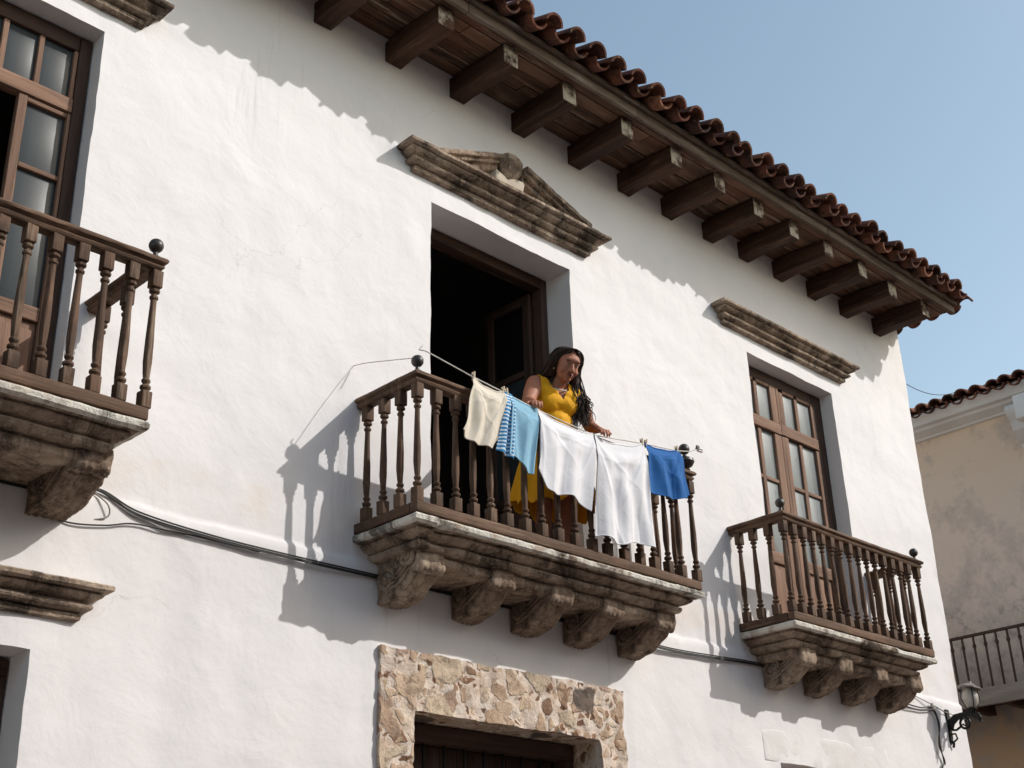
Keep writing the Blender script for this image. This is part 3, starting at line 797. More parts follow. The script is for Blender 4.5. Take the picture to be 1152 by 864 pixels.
def corbel(mb, x0, x1, depth, ztop, zbot, s):
    """scrolled console: side silhouette (y, z) extruded, with volutes and ribs"""
    H = ztop - zbot
    sil = [(.02, ztop), (-depth + .03, ztop), (-depth + .03, ztop - .08 * H), (-depth - .012, ztop - .12 * H), (-depth - .020, ztop - .30 * H), (-depth - .012, ztop - .50 * H), (-depth + .03, ztop - .58 * H), (-depth + .070, ztop - .55 * H), (-depth + .085, ztop - .60 * H), (-depth * .72, ztop - .72 * H), (-depth * .60, ztop - .84 * H), (-depth * .46, ztop - .93 * H), (-depth * .30, ztop - .965 * H), (-depth * .17, zbot), (-.03, zbot + .004), (.02, zbot)]
    def cr(P, t):
        n_ = len(P) - 1; f = t * n_; i = min(int(f), n_ - 1); u = f - i
        a, b, c, d = P[max(i - 1, 0)], P[i], P[i + 1], P[min(i + 2, n_)]
        return tuple(.5 * ((2 * b[k]) + (-a[k] + c[k]) * u + (2 * a[k] - 5 * b[k] + 4 * c[k] - d[k]) * u * u + (-a[k] + 3 * b[k] - 3 * c[k] + d[k]) * u ** 3) for k in (0, 1))
    P = [sil[0]] + [(sil[0][0] + (sil[1][0] - sil[0][0]) * k / 8, ztop) for k in range(1, 8)] + [cr(sil[1:], k / 70) for k in range(71)]
    st = len(mb.v)
    W = x1 - x0
    nx = 18
    cy = -depth * .45; cz = (ztop + zbot) / 2 + .02
    ids = []
    for i in range(nx + 1):
        u = i / nx
        x = x0 + W * u
        row = []
        for q, (y, z) in enumerate(P):
            # ribs running down the face
            rib = (.015 if q > 30 else .006) * (abs(sin(u * 2 * pi * 2.5)) - .6) if (q > 9 and .06 < u < .94) else 0
            edge = .012 * (1 - min(1, min(u, 1 - u) / .06))
            sc = 1 + (rib - edge) / .4
            row.append(mb.addv((x, min(y * (1 + rib * 1.5) + edge * .6, .02) if q > 0 else y, z + (edge * .5 if q > 8 else 0) - rib * .8 * (1 if q > 12 else 0))))
        ids.append(row)
    for i in range(nx):
        for k in range(len(P) - 1): mb.face(ids[i][k], ids[i + 1][k], ids[i + 1][k + 1], ids[i][k + 1])
    # side faces as fans toward an inner spine
    for i, sx in ((0, -1), (nx, 1)):
        c = [mb.addv((x0 + W * i / nx, cy * .98 + 0 * k, cz)) for k in range(1)][0]
        for k in range(len(P) - 1): mb.face(ids[i][k], ids[i][k + 1], c)
        mb.face(ids[i][-1], ids[i][0], c)
    # carved relief on both cheeks: two volutes joined by a leaf scroll
    for side in (x0 - .012, x1 + .012):
        for (vy, vz, R0, turns, sg) in ((-depth * .74, ztop - .26 * H, .085, 2.0, 1), (-depth * .28, ztop - .60 * H, .090, 2.0, -1)):
            pts = []
            for k in range(34):
                t = k / 33; r = R0 * (1 - t) + .010; an = sg * t * turns * 2 * pi + (pi if sg < 0 else 0)
                pts.append((side, vy + r * cos(an), vz + r * sin(an)))
            mb.tube(pts, lambda t: .024 - .008 * t, 6)
            mb.ball((side, vy, vz), .030, 8, 6)
        pts = [(side, -depth * .74 + .085 - .25 * depth * t * 1.0, ztop - .26 * H - .30 * H * t - .02 * sin(t * pi)) for t in [k / 10 for k in range(11)]]
        for off in (0, .035, .07):
            mb.tube([(side, -depth * (.80 - .62 * t), ztop - H * (.50 + .36 * t) + off * 1.2 - .06 * sin(pi * t) * H) for t in [k / 12 for k in range(13)]], lambda t: .017 * sin(pi * (.1 + .8 * t)), 6)
        for k in range(5):
            a = .3 + k * .35
            mb.tube([(side, -depth * .52 + .02 * cos(a) * j, ztop - .18 * H + .012 * j - .03 * sin(a) * j) for j in range(5)], lambda t: .010 * (1 - .6 * t), 6)
    mb.rough(.011, 6, st); mb.rough(.007, 17, st)
def balcony(x0, x1, d, zs, zr, corbels, side_n, fronts, inset=.05, zoff=0, finials=((1, 0), (1, 0)), lab=None, post=None, cdepth=.52, ch=.41):
    """x0..x1 slab extent, d projection, zs slab top, zr top of the handrail"""
    B = empty('balcony', ((x0 + x1) / 2, 0, zs), house)
    if lab: B['label'] = lab
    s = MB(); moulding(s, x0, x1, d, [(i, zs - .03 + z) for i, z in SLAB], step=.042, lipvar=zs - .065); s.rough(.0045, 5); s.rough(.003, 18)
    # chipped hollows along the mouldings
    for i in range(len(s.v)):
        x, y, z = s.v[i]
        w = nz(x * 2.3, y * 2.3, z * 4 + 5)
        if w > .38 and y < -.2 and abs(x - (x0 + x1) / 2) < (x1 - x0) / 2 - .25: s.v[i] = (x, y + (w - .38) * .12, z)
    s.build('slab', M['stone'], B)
    for cx0, cx1 in corbels:
        c = MB(); corbel(c, cx0, cx1, cdepth, zs - .12, zs - .12 - ch, 1); c.build('corbel', M['stone_dark'] if cx0 > x0 + .6 else M['stone'], B, origin=(cx0, 0, zs - .5), smooth=45)
    rx0, rx1, ry = x0 + inset, x1 - inset, -(d - inset)
    zb = zs + .012
    # base rail
    br = MB(); br.var = .45
    br.box(rx0 - .04, rx1 + .04, ry - .042, ry + .042, zb, zb + .085, .008, amp=.006, step=.12, fq=4); br.build('base_rail', M['railX'], B, origin=(x0, ry, zb))
    for sx in (rx0, rx1):
        b2 = MB(); b2.var = .2; b2.box(sx - .04, sx + .04, ry + .045, .02, zb + .001, zb + .083, .008, amp=.005, step=.12, fq=4); b2.build('base_rail', M['railY'], B, origin=(sx, ry, zb))
    z1 = zb + .088; z2 = zr - .095
    bm0 = baluster_mesh(z2 - z1)
    first = bm0.build('baluster', M['railZ'], B, origin=(0, 0, 0))
    first.location = Vector((fronts[0], ry, z1)) - wloc(B)
    spots = [(fx, ry) for fx in fronts[1:]]
    for (sx) in (rx0, rx1):
        for k in range(side_n):
            spots.append((sx, ry + (k + 1) * (abs(ry)) / (side_n + .45)))
    for (px, py) in spots:
        c = dup(first, (px + random.uniform(-.004, .004), py, z1), B); c.rotation_euler = (random.uniform(-.004, .004), random.uniform(-.005, .005), random.uniform(-.08, .08))
    # moulded handrail: front and both returns
    prof = [(-.038, 0), (-.052, .018), (-.052, .030), (-.040, .036), (-.044, .044), (-.068, .056), (-.072, .074), (-.060, .090), (-.02, .098), (.02, .098), (.060, .090), (.072, .074), (.068, .056), (.044, .044), (.040, .036), (.052, .030), (.052, .018), (.038, 0)]
    h = MB(); h.var = .3
    path = [(rx0, .03), (rx0, ry), (rx1, ry), (rx1, .03)]
    pts = []; nrm = []
    def seg(a, b, n_): return [(a[0] + (b[0] - a[0]) * k / n_, a[1] + (b[1] - a[1]) * k / n_) for k in range(n_)]
    allp = seg(path[0], path[1], 8) + seg(path[1], path[2], 40) + seg(path[2], path[3], 8) + [path[3]]
    rings = []
    for i, (px, py) in enumerate(allp):
        if i < 8: nx_, ny_ = -1, 0
        elif i == 8: nx_, ny_ = -1, -1
        elif i < 48: nx_, ny_ = 0, -1
        elif i == 48: nx_, ny_ = 1, -1
        else: nx_, ny_ = 1, 0
        sag = -.010 * sin(pi * min(1, max(0, (px - rx0) / (rx1 - rx0)))) + .004 * nz(px * 1.5, py, 3)
        rings.append([h.addv((px + nx_ * -o, py + ny_ * -o, z2 + z + sag)) for o, z in prof])
    for i in range(len(rings) - 1):
        for k in range(len(prof)):
            k2 = (k + 1) % len(prof); h.face(rings[i][k], rings[i + 1][k], rings[i + 1][k2], rings[i][k2])
    h.face(*rings[0]); h.face(*rings[-1][::-1])
    h.rough(.0035, 8)
    h.build('handrail', M['railX'], B, origin=(x0, 0, zr), smooth=50)
    for fx, vs in ((rx0, finials[0]), (rx1, finials[1])):
        if vs[0]: finial(B, fx, ry, zr - .002, bool(vs[1]))
    return B
MID = balcony(6.20, 9.705, .765, 4.965, 6.155, [(6.44, 6.70), (7.21, 7.47), (7.90, 8.17), (8.56, 8.83), (9.28, 9.54)], 3,
        [6.25, 6.45, 6.65, 6.84, 7.03, 7.22, 7.42, 7.62, 7.82, 8.03, 8.24, 8.44, 8.66, 8.87, 9.07, 9.27, 9.46, 9.68], finials=((1, 0), (1, 1)), lab='middle balcony, worn slab on five scrolled stone brackets')
balcony(11.26, 14.06, .70, 4.975, 6.135, [(11.59, 11.85), (12.30, 12.54), (13.02, 13.27), (13.74, 14.0)], 3,
        [11.31] + [11.31 + .1763 * k for k in range(1, 15)] + [14.01], lab='right-hand balcony on four scrolled stone brackets', cdepth=.50)
balcony(1.10, 3.87, .87, 5.01, 6.215, [(3.50, 3.76), (2.72, 2.98), (1.95, 2.21)], 2,
        [1.15 + .1793 * k for k in range(0, 16)], lab='left-hand balcony on carved stone brackets', cdepth=.63, ch=.36)

# ---------------------------------------------------------------- neighbouring house
nb = empty('neighbouring_house', (22, 4, 0))
tag(nb, 'stained ochre and grey rendered house with red tiled eaves across the side street', 'house')
b = MB()
b.grid(lambda u, v: (20 + .02 * nz(u * 20, v * 12), -3.2 + 19 * u, -.37 + 10.72 * v), 80, 50)
b.face(*[b.addv(p) for p in ((20, -3.2, -.37), (30, -3.2, -.37), (30, -3.2, 10.35), (20, -3.2, 10.35))])
b.face(*[b.addv(p) for p in ((30, -3.2, -.37), (30, 15.8, -.37), (30, 15.8, 10.35), (30, -3.2, 10.35))])
b.face(*[b.addv(p) for p in ((20, 15.8, -.37), (30, 15.8, -.37), (30, 15.8, 10.35), (20, 15.8, 10.35))])
b.build('wall', M['ochre'], nb, smooth=60)
b = MB(); b.var = .5
prof = [(20.02, 10.08), (19.93, 10.08), (19.91, 10.11), (19.72, 10.16), (19.70, 10.20), (19.60, 10.21), (19.58, 10.25), (19.54, 10.31), (19.50, 10.33), (19.50, 10.37), (20.02, 10.40)]
ids = [[b.addv((x, -3.3 + 19.2 * k / 40, z + .01 * nz(k, x, z))) for x, z in prof] for k in range(41)]
for i in range(40):
    for k in range(len(prof) - 1): b.face(ids[i][k], ids[i][k + 1], ids[i + 1][k + 1], ids[i + 1][k])
b.build('eaves_cornice', M['cornice_plaster'], nb, smooth=30)
b = MB()
tiles(b, (19.42, -3.2, 10.33), (0, 1, 0), (1, 0, 0), 74, 12, pitch=.255, slope=18)
b.build('roof', M['tile_red'], nb, smooth=40)
b = MB(); b.var = .2
b.box(19.5, 25.6, -3.2, 15.8, -.03, 0, .005, xf=lambda p: Vector((p.x, p.y, p.z + 10.40 + (p.x - 19.5) * .325)))
b.box(25.61, 30.2, -3.2, 15.8, -.03, 0, .005, xf=lambda p: Vector((p.x, p.y, p.z + 12.38 - (p.x - 25.6) * .42)))
b.build('roof_deck', M['rafterY'], nb, smooth=0)
# moulded bracket under the cornice with a stub beam
b = MB(); b.var = .95
b.extr([(0, 0), (0, 0)], 0, 0) if False else None
sil = [(19.98, 10.09), (19.56, 10.04), (19.52, 9.96), (19.56, 9.86), (19.64, 9.78), (19.68, 9.64), (19.80, 9.52), (19.90, 9.48), (19.93, 9.40), (20.0, 9.38)]
A = [b.addv((x, .04, z)) for x, z in sil]; Bq = [b.addv((x, .27, z)) for x, z in sil]
for k in range(len(sil)):
    k2 = (k + 1) % len(sil); b.face(A[k], A[k2], Bq[k2], Bq[k])
b.face(*A); b.face(*Bq[::-1]); b.rough(.012, 6)
b.build('bracket', M['cornice_plaster'], nb, smooth=30)
b = MB(); b.box(19.2, 20, -1.6, -.02, 9.62, 10.02, .02, amp=.01, step=.15); b.build('roof_beam', M['cornice_plaster'], nb)
# its balcony
nbal = empty('balcony', (19.5, 1.2, 5.34), nb)
b = MB(); b.var = .4; b.box(19.0, 19.08, -3.0, 2.6, 5.345, 5.60, .01, amp=.006, step=.2, fq=2); b.build('edge_board', M['grey_board'], nbal)
b = MB(); b.box(19.085, 20.0, -3.0, 2.6, 5.50, 5.58, .005); b.build('deck', M['rafterY'], nbal)
for k in range(9):
    b = MB(); b.box(19.085, 20.0, -2.8 + k * .62, -2.68 + k * .62, 5.36, 5.498, .006); b.build('joist', M['rafterX'], nbal)
b = MB(); b.box(19.0, 19.06, -3.0, 2.6, 6.385, 6.425, .008); b.build('handrail', M['frameY'], nbal)
bb = MB(); bb.box(-.014, .014, -.014, .014, 0, .785, .004); bb.lathe([(.018, .60), (.03, .63), (.03, .65), (.018, .68)], 0, 0, 8)
bb = bb.build('baluster', M['frameZ'], nbal, origin=(0, 0, 0)); bb.location = Vector((19.03, 1.60, 5.60)) - wloc(nbal)
y = 1.60 - .182
while y > -2.9:
    dup(bb, (19.03, y, 5.60), nbal); y -= .182
for y in (1.782, 1.964, 2.146, 2.328): dup(bb, (19.03, y, 5.60), nbal)

# added house row, unseen behind the camera, put there to shade the street
op = empty('added_house_row', (6, -15, 0)); tag(op, 'plain pale pinkish two-storey house added unseen behind the camera to shade the street', 'house')
b = MB(); b.box(-22, 26, -19, -11.2, -.37, 8.6, .05); b.build('wall', plain_plaster('pale_render', (.52, .41, .36), (.58, .47, .42)), op)
b = MB(); b.box(-22.3, 26.3, -15.2, -10.9, 0, .14, .03, xf=lambda p: Vector((p.x, p.y, p.z + 8.62 + (-10.9 - p.y) * .35))); b.box(-22.3, 26.3, -19.3, -15.21, 0, .14, .03, xf=lambda p: Vector((p.x, p.y, p.z + 10.12 - (-15.2 - p.y) * .35))); b.build('roof', M['tile'], op)
for k in range(9):
    b = MB(); x = -18 + k * 5; b.box(x, x + 1.4, -11.26, -11.19, 5, 7.6, .02); b.build('shutter', M['shutter'], op)
# ---------------------------------------------------------------- wall lantern
X0 = 15.38
lamp = empty('wall_lantern', (X0, 0, 4.24)); tag(lamp, 'black iron wall lantern with a milky globe and tin cap by the house corner', 'lantern')
def arc(y, z, r, a0, a1, n_=14, x=X0): return [(x, y + r * cos(radians(a0 + (a1 - a0) * k / n_)), z + r * sin(radians(a0 + (a1 - a0) * k / n_))) for k in range(n_ + 1)]
b = MB()
b.box(X0 - .035, X0 + .035, -.045, .015, 4.25, 4.66, .008)
b.tube([(X0, -.03, 4.30), (X0, -.06, 4.25), (X0, -.045, 4.20)], .016, 7)
# solid arm, deep at the wall and tapering toward the lantern
sil = [(-.04, 4.42), (-.04, 4.53), (-.12, 4.585), (-.30, 4.60), (-.44, 4.56), (-.47, 4.50), (-.43, 4.47), (-.36, 4.52), (-.28, 4.54), (-.16, 4.515), (-.10, 4.47), (-.08, 4.42)]
b.extr(sil, X0 - .016, X0 + .016)
b.tube(arc(-.245, 4.465, .062, 100, 440, 20), .016, 7)
b.tube(arc(-.245, 4.465, .028, 90, 360, 12), .010, 6)
b.tube([(X0, -.06, 4.41), (X0, -.12, 4.40), (X0, -.18, 4.43), (X0, -.20, 4.46)], .014, 7)
b.tube([(X0, -.05, 4.36), (X0, -.10, 4.36), (X0, -.115, 4.30), (X0, -.07, 4.27)], .012, 7)
b.tube(arc(-.455, 4.50, .040, -110, 90, 12), .014, 7)
b.build('bracket', M['iron'], lamp)
gy, gz = -.365, 4.745
b = MB(); b.ball((X0, gy, gz), .098, 16, 12, sc=(1, 1, 1.38)); b.build('globe', M['globe'], lamp)
b = MB(); b.lathe([(.03, -.03), (.05, 0), (.075, .012), (.05, .03)], X0, gy, 14, 4.60)
for k in range(4):
    a = pi / 4 + k * pi / 2
    b.tube([(X0 + .06 * cos(a), gy + .06 * sin(a), 4.61), (X0 + .112 * cos(a), gy + .112 * sin(a), gz), (X0 + .09 * cos(a), gy + .09 * sin(a), 4.88)], .007, 5)
b.build('cage', M['iron'], lamp)
b = MB(); b.lathe([(.150, 0), (.147, .010), (.09, .035), (.05, .06), (.03, .065), (.02, .09)], X0, gy - .01, 8, 4.862)
c0 = Vector((X0, gy, 4.87)); R_ = Matrix.Rotation(radians(10), 3, 'X') @ Matrix.Rotation(radians(6), 3, 'Y')
b.v = [tuple(c0 + R_ @ (Vector(p) - c0)) for p in b.v]
b.build('cap', M['tin'], lamp, smooth=30)

# ---------------------------------------------------------------- cables
def sagline(P, n_=12, jit=0.0):
    out = []
    for i in range(len(P) - 1):
        a, b_, c, d = [Vector(P[max(i - 1, 0)]), Vector(P[i]), Vector(P[i + 1]), Vector(P[min(i + 2, len(P) - 1)])]
        for k in range(n_):
            u = k / n_
            out.append(.5 * ((2 * b_) + (c - a) * u + (2 * a - 5 * b_ + 4 * c - d) * u * u + (3 * b_ - a - 3 * c + d) * u ** 3))
    out.append(Vector(P[-1])); return out
cb = MB()
for k, (dz, dy, r) in enumerate(((0, -.040, .008), (.018, -.036, .0065), (-.012, -.044, .0055))):
    P = [(1.2, dy, 4.74 + dz), (2.6, dy, 4.72 + dz), (3.6, dy, 4.72 + dz + .0 * k), (3.95 + .03 * k, dy, 4.81 + dz * .5), (4.30, dy - .01, 4.70 + dz * 1.2), (4.9, dy - .02, 4.655 + dz), (5.6, dy - .02, 4.645 + dz), (6.4, dy, 4.655 + dz), (8.0, dy, 4.66 + dz), (9.3, dy, 4.64 + dz), (10.0, dy - .02, 4.605 + dz), (10.8, dy - .02, 4.635 + dz), (11.55, dy, 4.67 + dz), (13.0, dy, 4.66 + dz), (13.9, dy, 4.63 + dz)]
    cb.tube(sagline(P), r, 7)
tag(cb.build('cable_bundle', M['cable'], None, origin=(6, 0, 4.6)), 'bundle of thick black cables sagging along the white wall between the balconies', 'cable')
cb = MB()
P = [(3.60, -.03, 4.60), (3.78, -.05, 4.535), (4.05, -.05, 4.57), (4.25, -.05, 4.625), (4.50, -.05, 4.635), (4.9, -.045, 4.645), (5.3, -.04, 4.64)]
cb.tube(sagline(P), .006, 6)
tag(cb.build('thin_wire', M['cable'], None, origin=(4, 0, 4.6)), 'thin dark wire drooping below the carved bracket of the left balcony', 'wire')
cb = MB()
P = [(3.93, -.03, 4.80), (4.05, -.06, 4.72), (4.07, -.05, 4.64), (3.98, -.03, 4.60)]
cb.tube(sagline(P), .006, 6)
tag(cb.build('wire_loop', M['cable_grey'], None, origin=(4, 0, 4.7)), 'pale loose wire loop against the wall beside the left carved bracket', 'wire')
cb = MB()
for dz, dx in ((0, 0), (.035, .03)):
    P = [(13.9, -.05, 4.66 + dz), (14.3, -.06, 4.585 + dz), (14.7, -.05, 4.57 + dz), (15.0, -.05, 4.60 + dz), (15.06 + dx, -.06, 4.45), (15.03 - dx, -.06, 4.2), (15.07 + dx, -.05, 4.0), (15.0, -.05, 3.8), (15.02, -.05, 2.5)]
    cb.tube(sagline(P), .008, 6)
tag(cb.build('drop_cable', M['cable'], None, origin=(15, 0, 4.2)), 'dark twin cable running from the right balcony and down the wall beside the lantern', 'cable')
cb = MB()
P = [(14.2, -.04, 4.78), (14.6, -.04, 4.74), (15.0, -.06, 4.67), (15.3, -.05, 4.62), (15.78, -.04, 4.60)]
cb.tube(sagline(P), .006, 6)
tag(cb.build('pale_wire', M['cable_grey'], None, origin=(15, 0, 4.7)), 'pale thin wire along the wall above the lantern, near the corner', 'wire')
cb = MB(); cb.lathe([(.016, 0), (.032, .01), (.032, .05), (.02, .06), (.016, .09)], 15.0, -.05, 10, 4.60)
cb.box(14.985, 15.015, -.05, .03, 4.62, 4.65, .004)
tag(cb.build('cable_insulator', M['cable_grey'], None, origin=(15, 0, 4.6)), 'small pale insulator knob where the cable turns down by the lantern', 'insulator')
cb = MB()
A_, B_ = Vector((15.82, .55, 9.98)), Vector((19.46, 1.0, 10.52))
cb.tube([A_.lerp(B_, t) - Vector((0, 0, .30 * 4 * t * (1 - t))) for t in [k / 20 for k in range(21)]], .006, 5)
tag(cb.build('overhead_wire', M['cable'], None, origin=(17, .7, 10)), 'thin overhead wire crossing the sky between the two houses', 'wire')
cb = MB()
cb.tube(sagline([(6.155, .01, 6.445), (6.17, -.15, 6.42), (6.21, -.45, 6.35), (6.245, -.70, 6.29)], 5), .0035, 5)
cb.tube(sagline([(6.155, .01, 6.445), (6.10, -.012, 6.34), (6.03, -.012, 6.19)], 5), .0022, 5)
tag(cb.build('tie_wire', M['cable_grey'], None, origin=(6.2, 0, 6.4)), 'thin wire tied from a wall nail to the left ball finial of the middle balcony', 'wire')

# ---------------------------------------------------------------- clothes line and washing
LINE = [(6.25, -.735, 6.352), (6.30, -.75, 6.355), (6.758, -.80, 6.252), (7.165, -.80, 6.212), (7.52, -.80, 6.170), (8.24, -.80, 6.128), (8.936, -.80, 6.230), (9.44, -.80, 6.290), (9.66, -.785, 6.345), (9.745, -.80, 6.39)]
def lpt(x):
    P = LINE
    for a, b in zip(P[:-1], P[1:]):
        if a[0] <= x <= b[0]:
            t = (x - a[0]) / (b[0] - a[0]); return Vector(a).lerp(Vector(b), t)
    return Vector(P[-1])
cb = MB()
cb.tube([lpt(6.25 + (9.745 - 6.25) * k / 120) for k in range(121)], .0052, 6)
cb.tube([(6.25, -.735, 6.352), (6.262, -.738, 6.372), (6.282, -.742, 6.395)], .005, 5)
tag(cb.build('clothesline', M['rope'], None, origin=(8, -.8, 6.2)), 'pale cord strung over the middle balcony rail between its two finials', 'clothesline')

def garment(name, mat, TL, TR, BL, BR, label, folds, sag=.02, nu=80, nv=90, hem=None, th=.006, cat='laundry', seed=1, side=None, mid=None):
    """cloth hung from the line between TL and TR (x on the line); BL/BR are its lower corners (x, z)"""
    rnd = random.Random(seed)
    W = TR - TL; asp = 1.3
    zl = lpt(TL).z; zr = lpt(TR).z
    def fn(u, v, off):
        topx = TL + W * u
        lp = lpt(topx)
        dip = sag * 4 * u * (1 - u) * (1 + .15 * sin(9 * u))
        bx = BL[0] + (BR[0] - BL[0]) * u; bz = BL[1] + (BR[1] - BL[1]) * u
        if hem: bz += hem(u)
        e = v
        x = topx + (bx - topx) * e
        if side: x += side(u, v)
        z = (lp.z - dip) + (bz - (lp.z - dip)) * e
        # folds: a fan of creases from each pin, running into vertical folds lower down
        rid = lambda q: .5 * sin(q) + .5 * (1 - 2.4 * abs(sin(q * .5 + .4)) ** .75)
        a1 = atan2(v * asp, u + .02); a2 = atan2(v * asp, 1 - u + .02)
        r1 = sqrt(u * u + (v * asp) ** 2); r2 = sqrt((1 - u) ** 2 + (v * asp) ** 2)
        wv_ = .5 * nz(seed + 2, v * 1.6, u * 1.3)
        d = folds[0] * min(1, r1 * 1.1) * exp(-(u / .55) ** 2) * rid(a1 * folds[1] + seed + wv_)
        d += folds[0] * min(1, r2 * 1.1) * exp(-((1 - u) / .55) ** 2) * rid(a2 * folds[1] + seed * 2.3 - wv_)
        d += folds[2] * min(1, v * 1.3) * sin((u + wv_ * .12) * folds[3] * 2 * pi + seed) + folds[2] * .45 * v * rid((u - wv_ * .1) * folds[3] * 11 + seed)
        # drooping creases between the pins
        dd = v - sag * 2.2 * 4 * u * (1 - u)
        d += .010 * (sag / .05) * sin(pi * u) * sin(24 * dd + 2 * u) * exp(-((v - .12) / .16) ** 2)
        d = max(-.045, min(.045, d))
        y = lp.y - .008 - .052 * min(1, v * 5) - d * min(1, v * 7) + off
        return (x, y, z)
    b = MB()
    A = b.grid(lambda u, v: fn(u, v, 0), nu, nv)
    B = b.grid(lambda u, v: fn(u, v, th), nu, nv, flip=True)
    for i in range(nu):
        b.face(A[0][i], B[0][i], B[0][i + 1], A[0][i + 1]); b.face(A[nv][i], A[nv][i + 1], B[nv][i + 1], B[nv][i])
    for j in range(nv):
        b.face(A[j][0], A[j + 1][0], B[j + 1][0], B[j][0]); b.face(A[j][nu], B[j][nu], B[j + 1][nu], A[j + 1][nu])
    # turned-over top and a stitched hem
    b.tube([Vector(fn(k / 40, 0, 0)) + Vector((0, .004, .004)) for k in range(41)], .009, 6)
    b.tube([Vector(fn(k / 40, .995, th / 2)) for k in range(41)], .006, 5)
    o = b.build(name, mat, None, origin=(TL + W / 2, -.8, (zl + zr) / 2), smooth=80)
    return tag(o, label, cat, 'washing hung on the balcony line')
garment('cream_garment', M['cream'], 6.775, 7.125, (6.60, 5.685), (7.00, 5.665), 'cream cloth pegged at the left end of the line, folded and creased', (.034, 10, .016, 2.6), sag=.05, seed=3,
        hem=lambda u: .10 * max(0, u - .85) * 6 - .035 * sin(pi * u) + (.035 if u < .08 else 0), side=lambda u, v: .10 * sin(pi * min(1, v)) * (u - .1) * (1 - v) * .6 - .03 * v * sin(6 * v))
garment('striped_cloth', M['stripe'], 7.135, 7.22, (6.985, 5.645), (7.165, 5.605), 'narrow blue and white striped cloth between the cream and the light blue ones', (.016, 6, .016, 1.6), sag=.0, seed=5, nu=36)
garment('light_blue_cloth', M['sky_blue'], 7.185, 7.515, (7.11, 5.60), (7.415, 5.565), 'plain light blue cloth hanging under the right hand of the woman', (.030, 8, .018, 1.6), sag=.02, seed=8,
        hem=lambda u: .035 * sin(u * 5.5) + .03 * (1 - u))
garment('white_sheet', M['white'], 7.52, 8.225, (7.475, 5.495), (8.075, 5.375), 'plain white sheet, the left one of the two, in front of the yellow dress', (.030, 9, .020, 2.4), sag=.045, seed=11,
        hem=lambda u: .12 * max(0, 1 - u * 7) - .03 * sin(u * 7), side=lambda u, v: .05 * v * v * (1 - u) * sin(3 * v))
garment('white_sheet', M['white'], 8.245, 8.925, (8.17, 5.165), (8.955, 5.235), 'long white sheet, the right one of the two, hanging lowest beside the royal blue one', (.045, 11, .022, 3.0), sag=.07, seed=17,
        hem=lambda u: -.045 * sin(pi * u) * (1 - u) + .02 * sin(12 * u), side=lambda u, v: -.05 * v * (1 - v) * u)
garment('royal_blue_garment', M['royal'], 8.945, 9.44, (8.93, 5.75), (9.58, 5.85), 'royal blue garment pegged at the right end of the line', (.036, 9, .024, 2.2), sag=.035, seed=23,
        hem=lambda u: -.045 * sin(pi * u * .9) + .03 * (u > .93), side=lambda u, v: .03 * v * sin(5 * u))
# pegs
def peg(x, mat, label, dz=0.0, tilt=0.0):
    p = lpt(x)
    e = empty('clothes_peg', (p.x, p.y, p.z))
    tag(e, label, 'clothes peg', 'pegs on the balcony line')
    for s in (-1, 1):
        b = MB(); b.box(p.x - .008, p.x + .008, p.y + s * .006 - .006 + .001 * s, p.y + s * .006 + .006 + .001 * s, p.z - .035, p.z + .048, .003,
                        xf=lambda q, s=s: Vector((q.x + (q.z - p.z) * tilt, q.y + s * .10 * max(0, q.z - p.z), q.z)))
        b.build('jaw', mat, e)
    b = MB(); b.tube([(p.x - .011, p.y, p.z + .012), (p.x + .011, p.y, p.z + .012)], .006, 8); b.build('spring', M['iron'], e)
peg(6.785, M['peg'], 'wooden peg holding the left corner of the cream cloth')
peg(7.115, M['peg'], 'wooden peg holding the right corner of the cream cloth', tilt=.2)
peg(7.165, M['peg'], 'wooden peg at the top of the striped cloth', tilt=-.15)
peg(8.91, M['peg'], 'pale peg at the right corner of the long white sheet')
peg(8.965, M['peg'], 'pale peg at the left corner of the royal blue garment', tilt=.2)
peg(9.425, M['peg'], 'wooden peg at the right corner of the royal blue garment')
e = empty('line_clip', (9.745, -.80, 6.39)); tag(e, 'small black clip with a pale tab on the loose end of the line', 'clip')
b = MB(); b.ball((9.765, -.80, 6.415), .018, 8, 6, sc=(1.5, .8, 1.2)); b.box(9.735, 9.83, -.812, -.79, 6.388, 6.402, .004); b.build('clip_body', M['peg_dark'], e)
b = MB(); b.box(9.76, 9.83, -.815, -.785, 6.372, 6.386, .004); b.build('tab', M['pearl'], e)

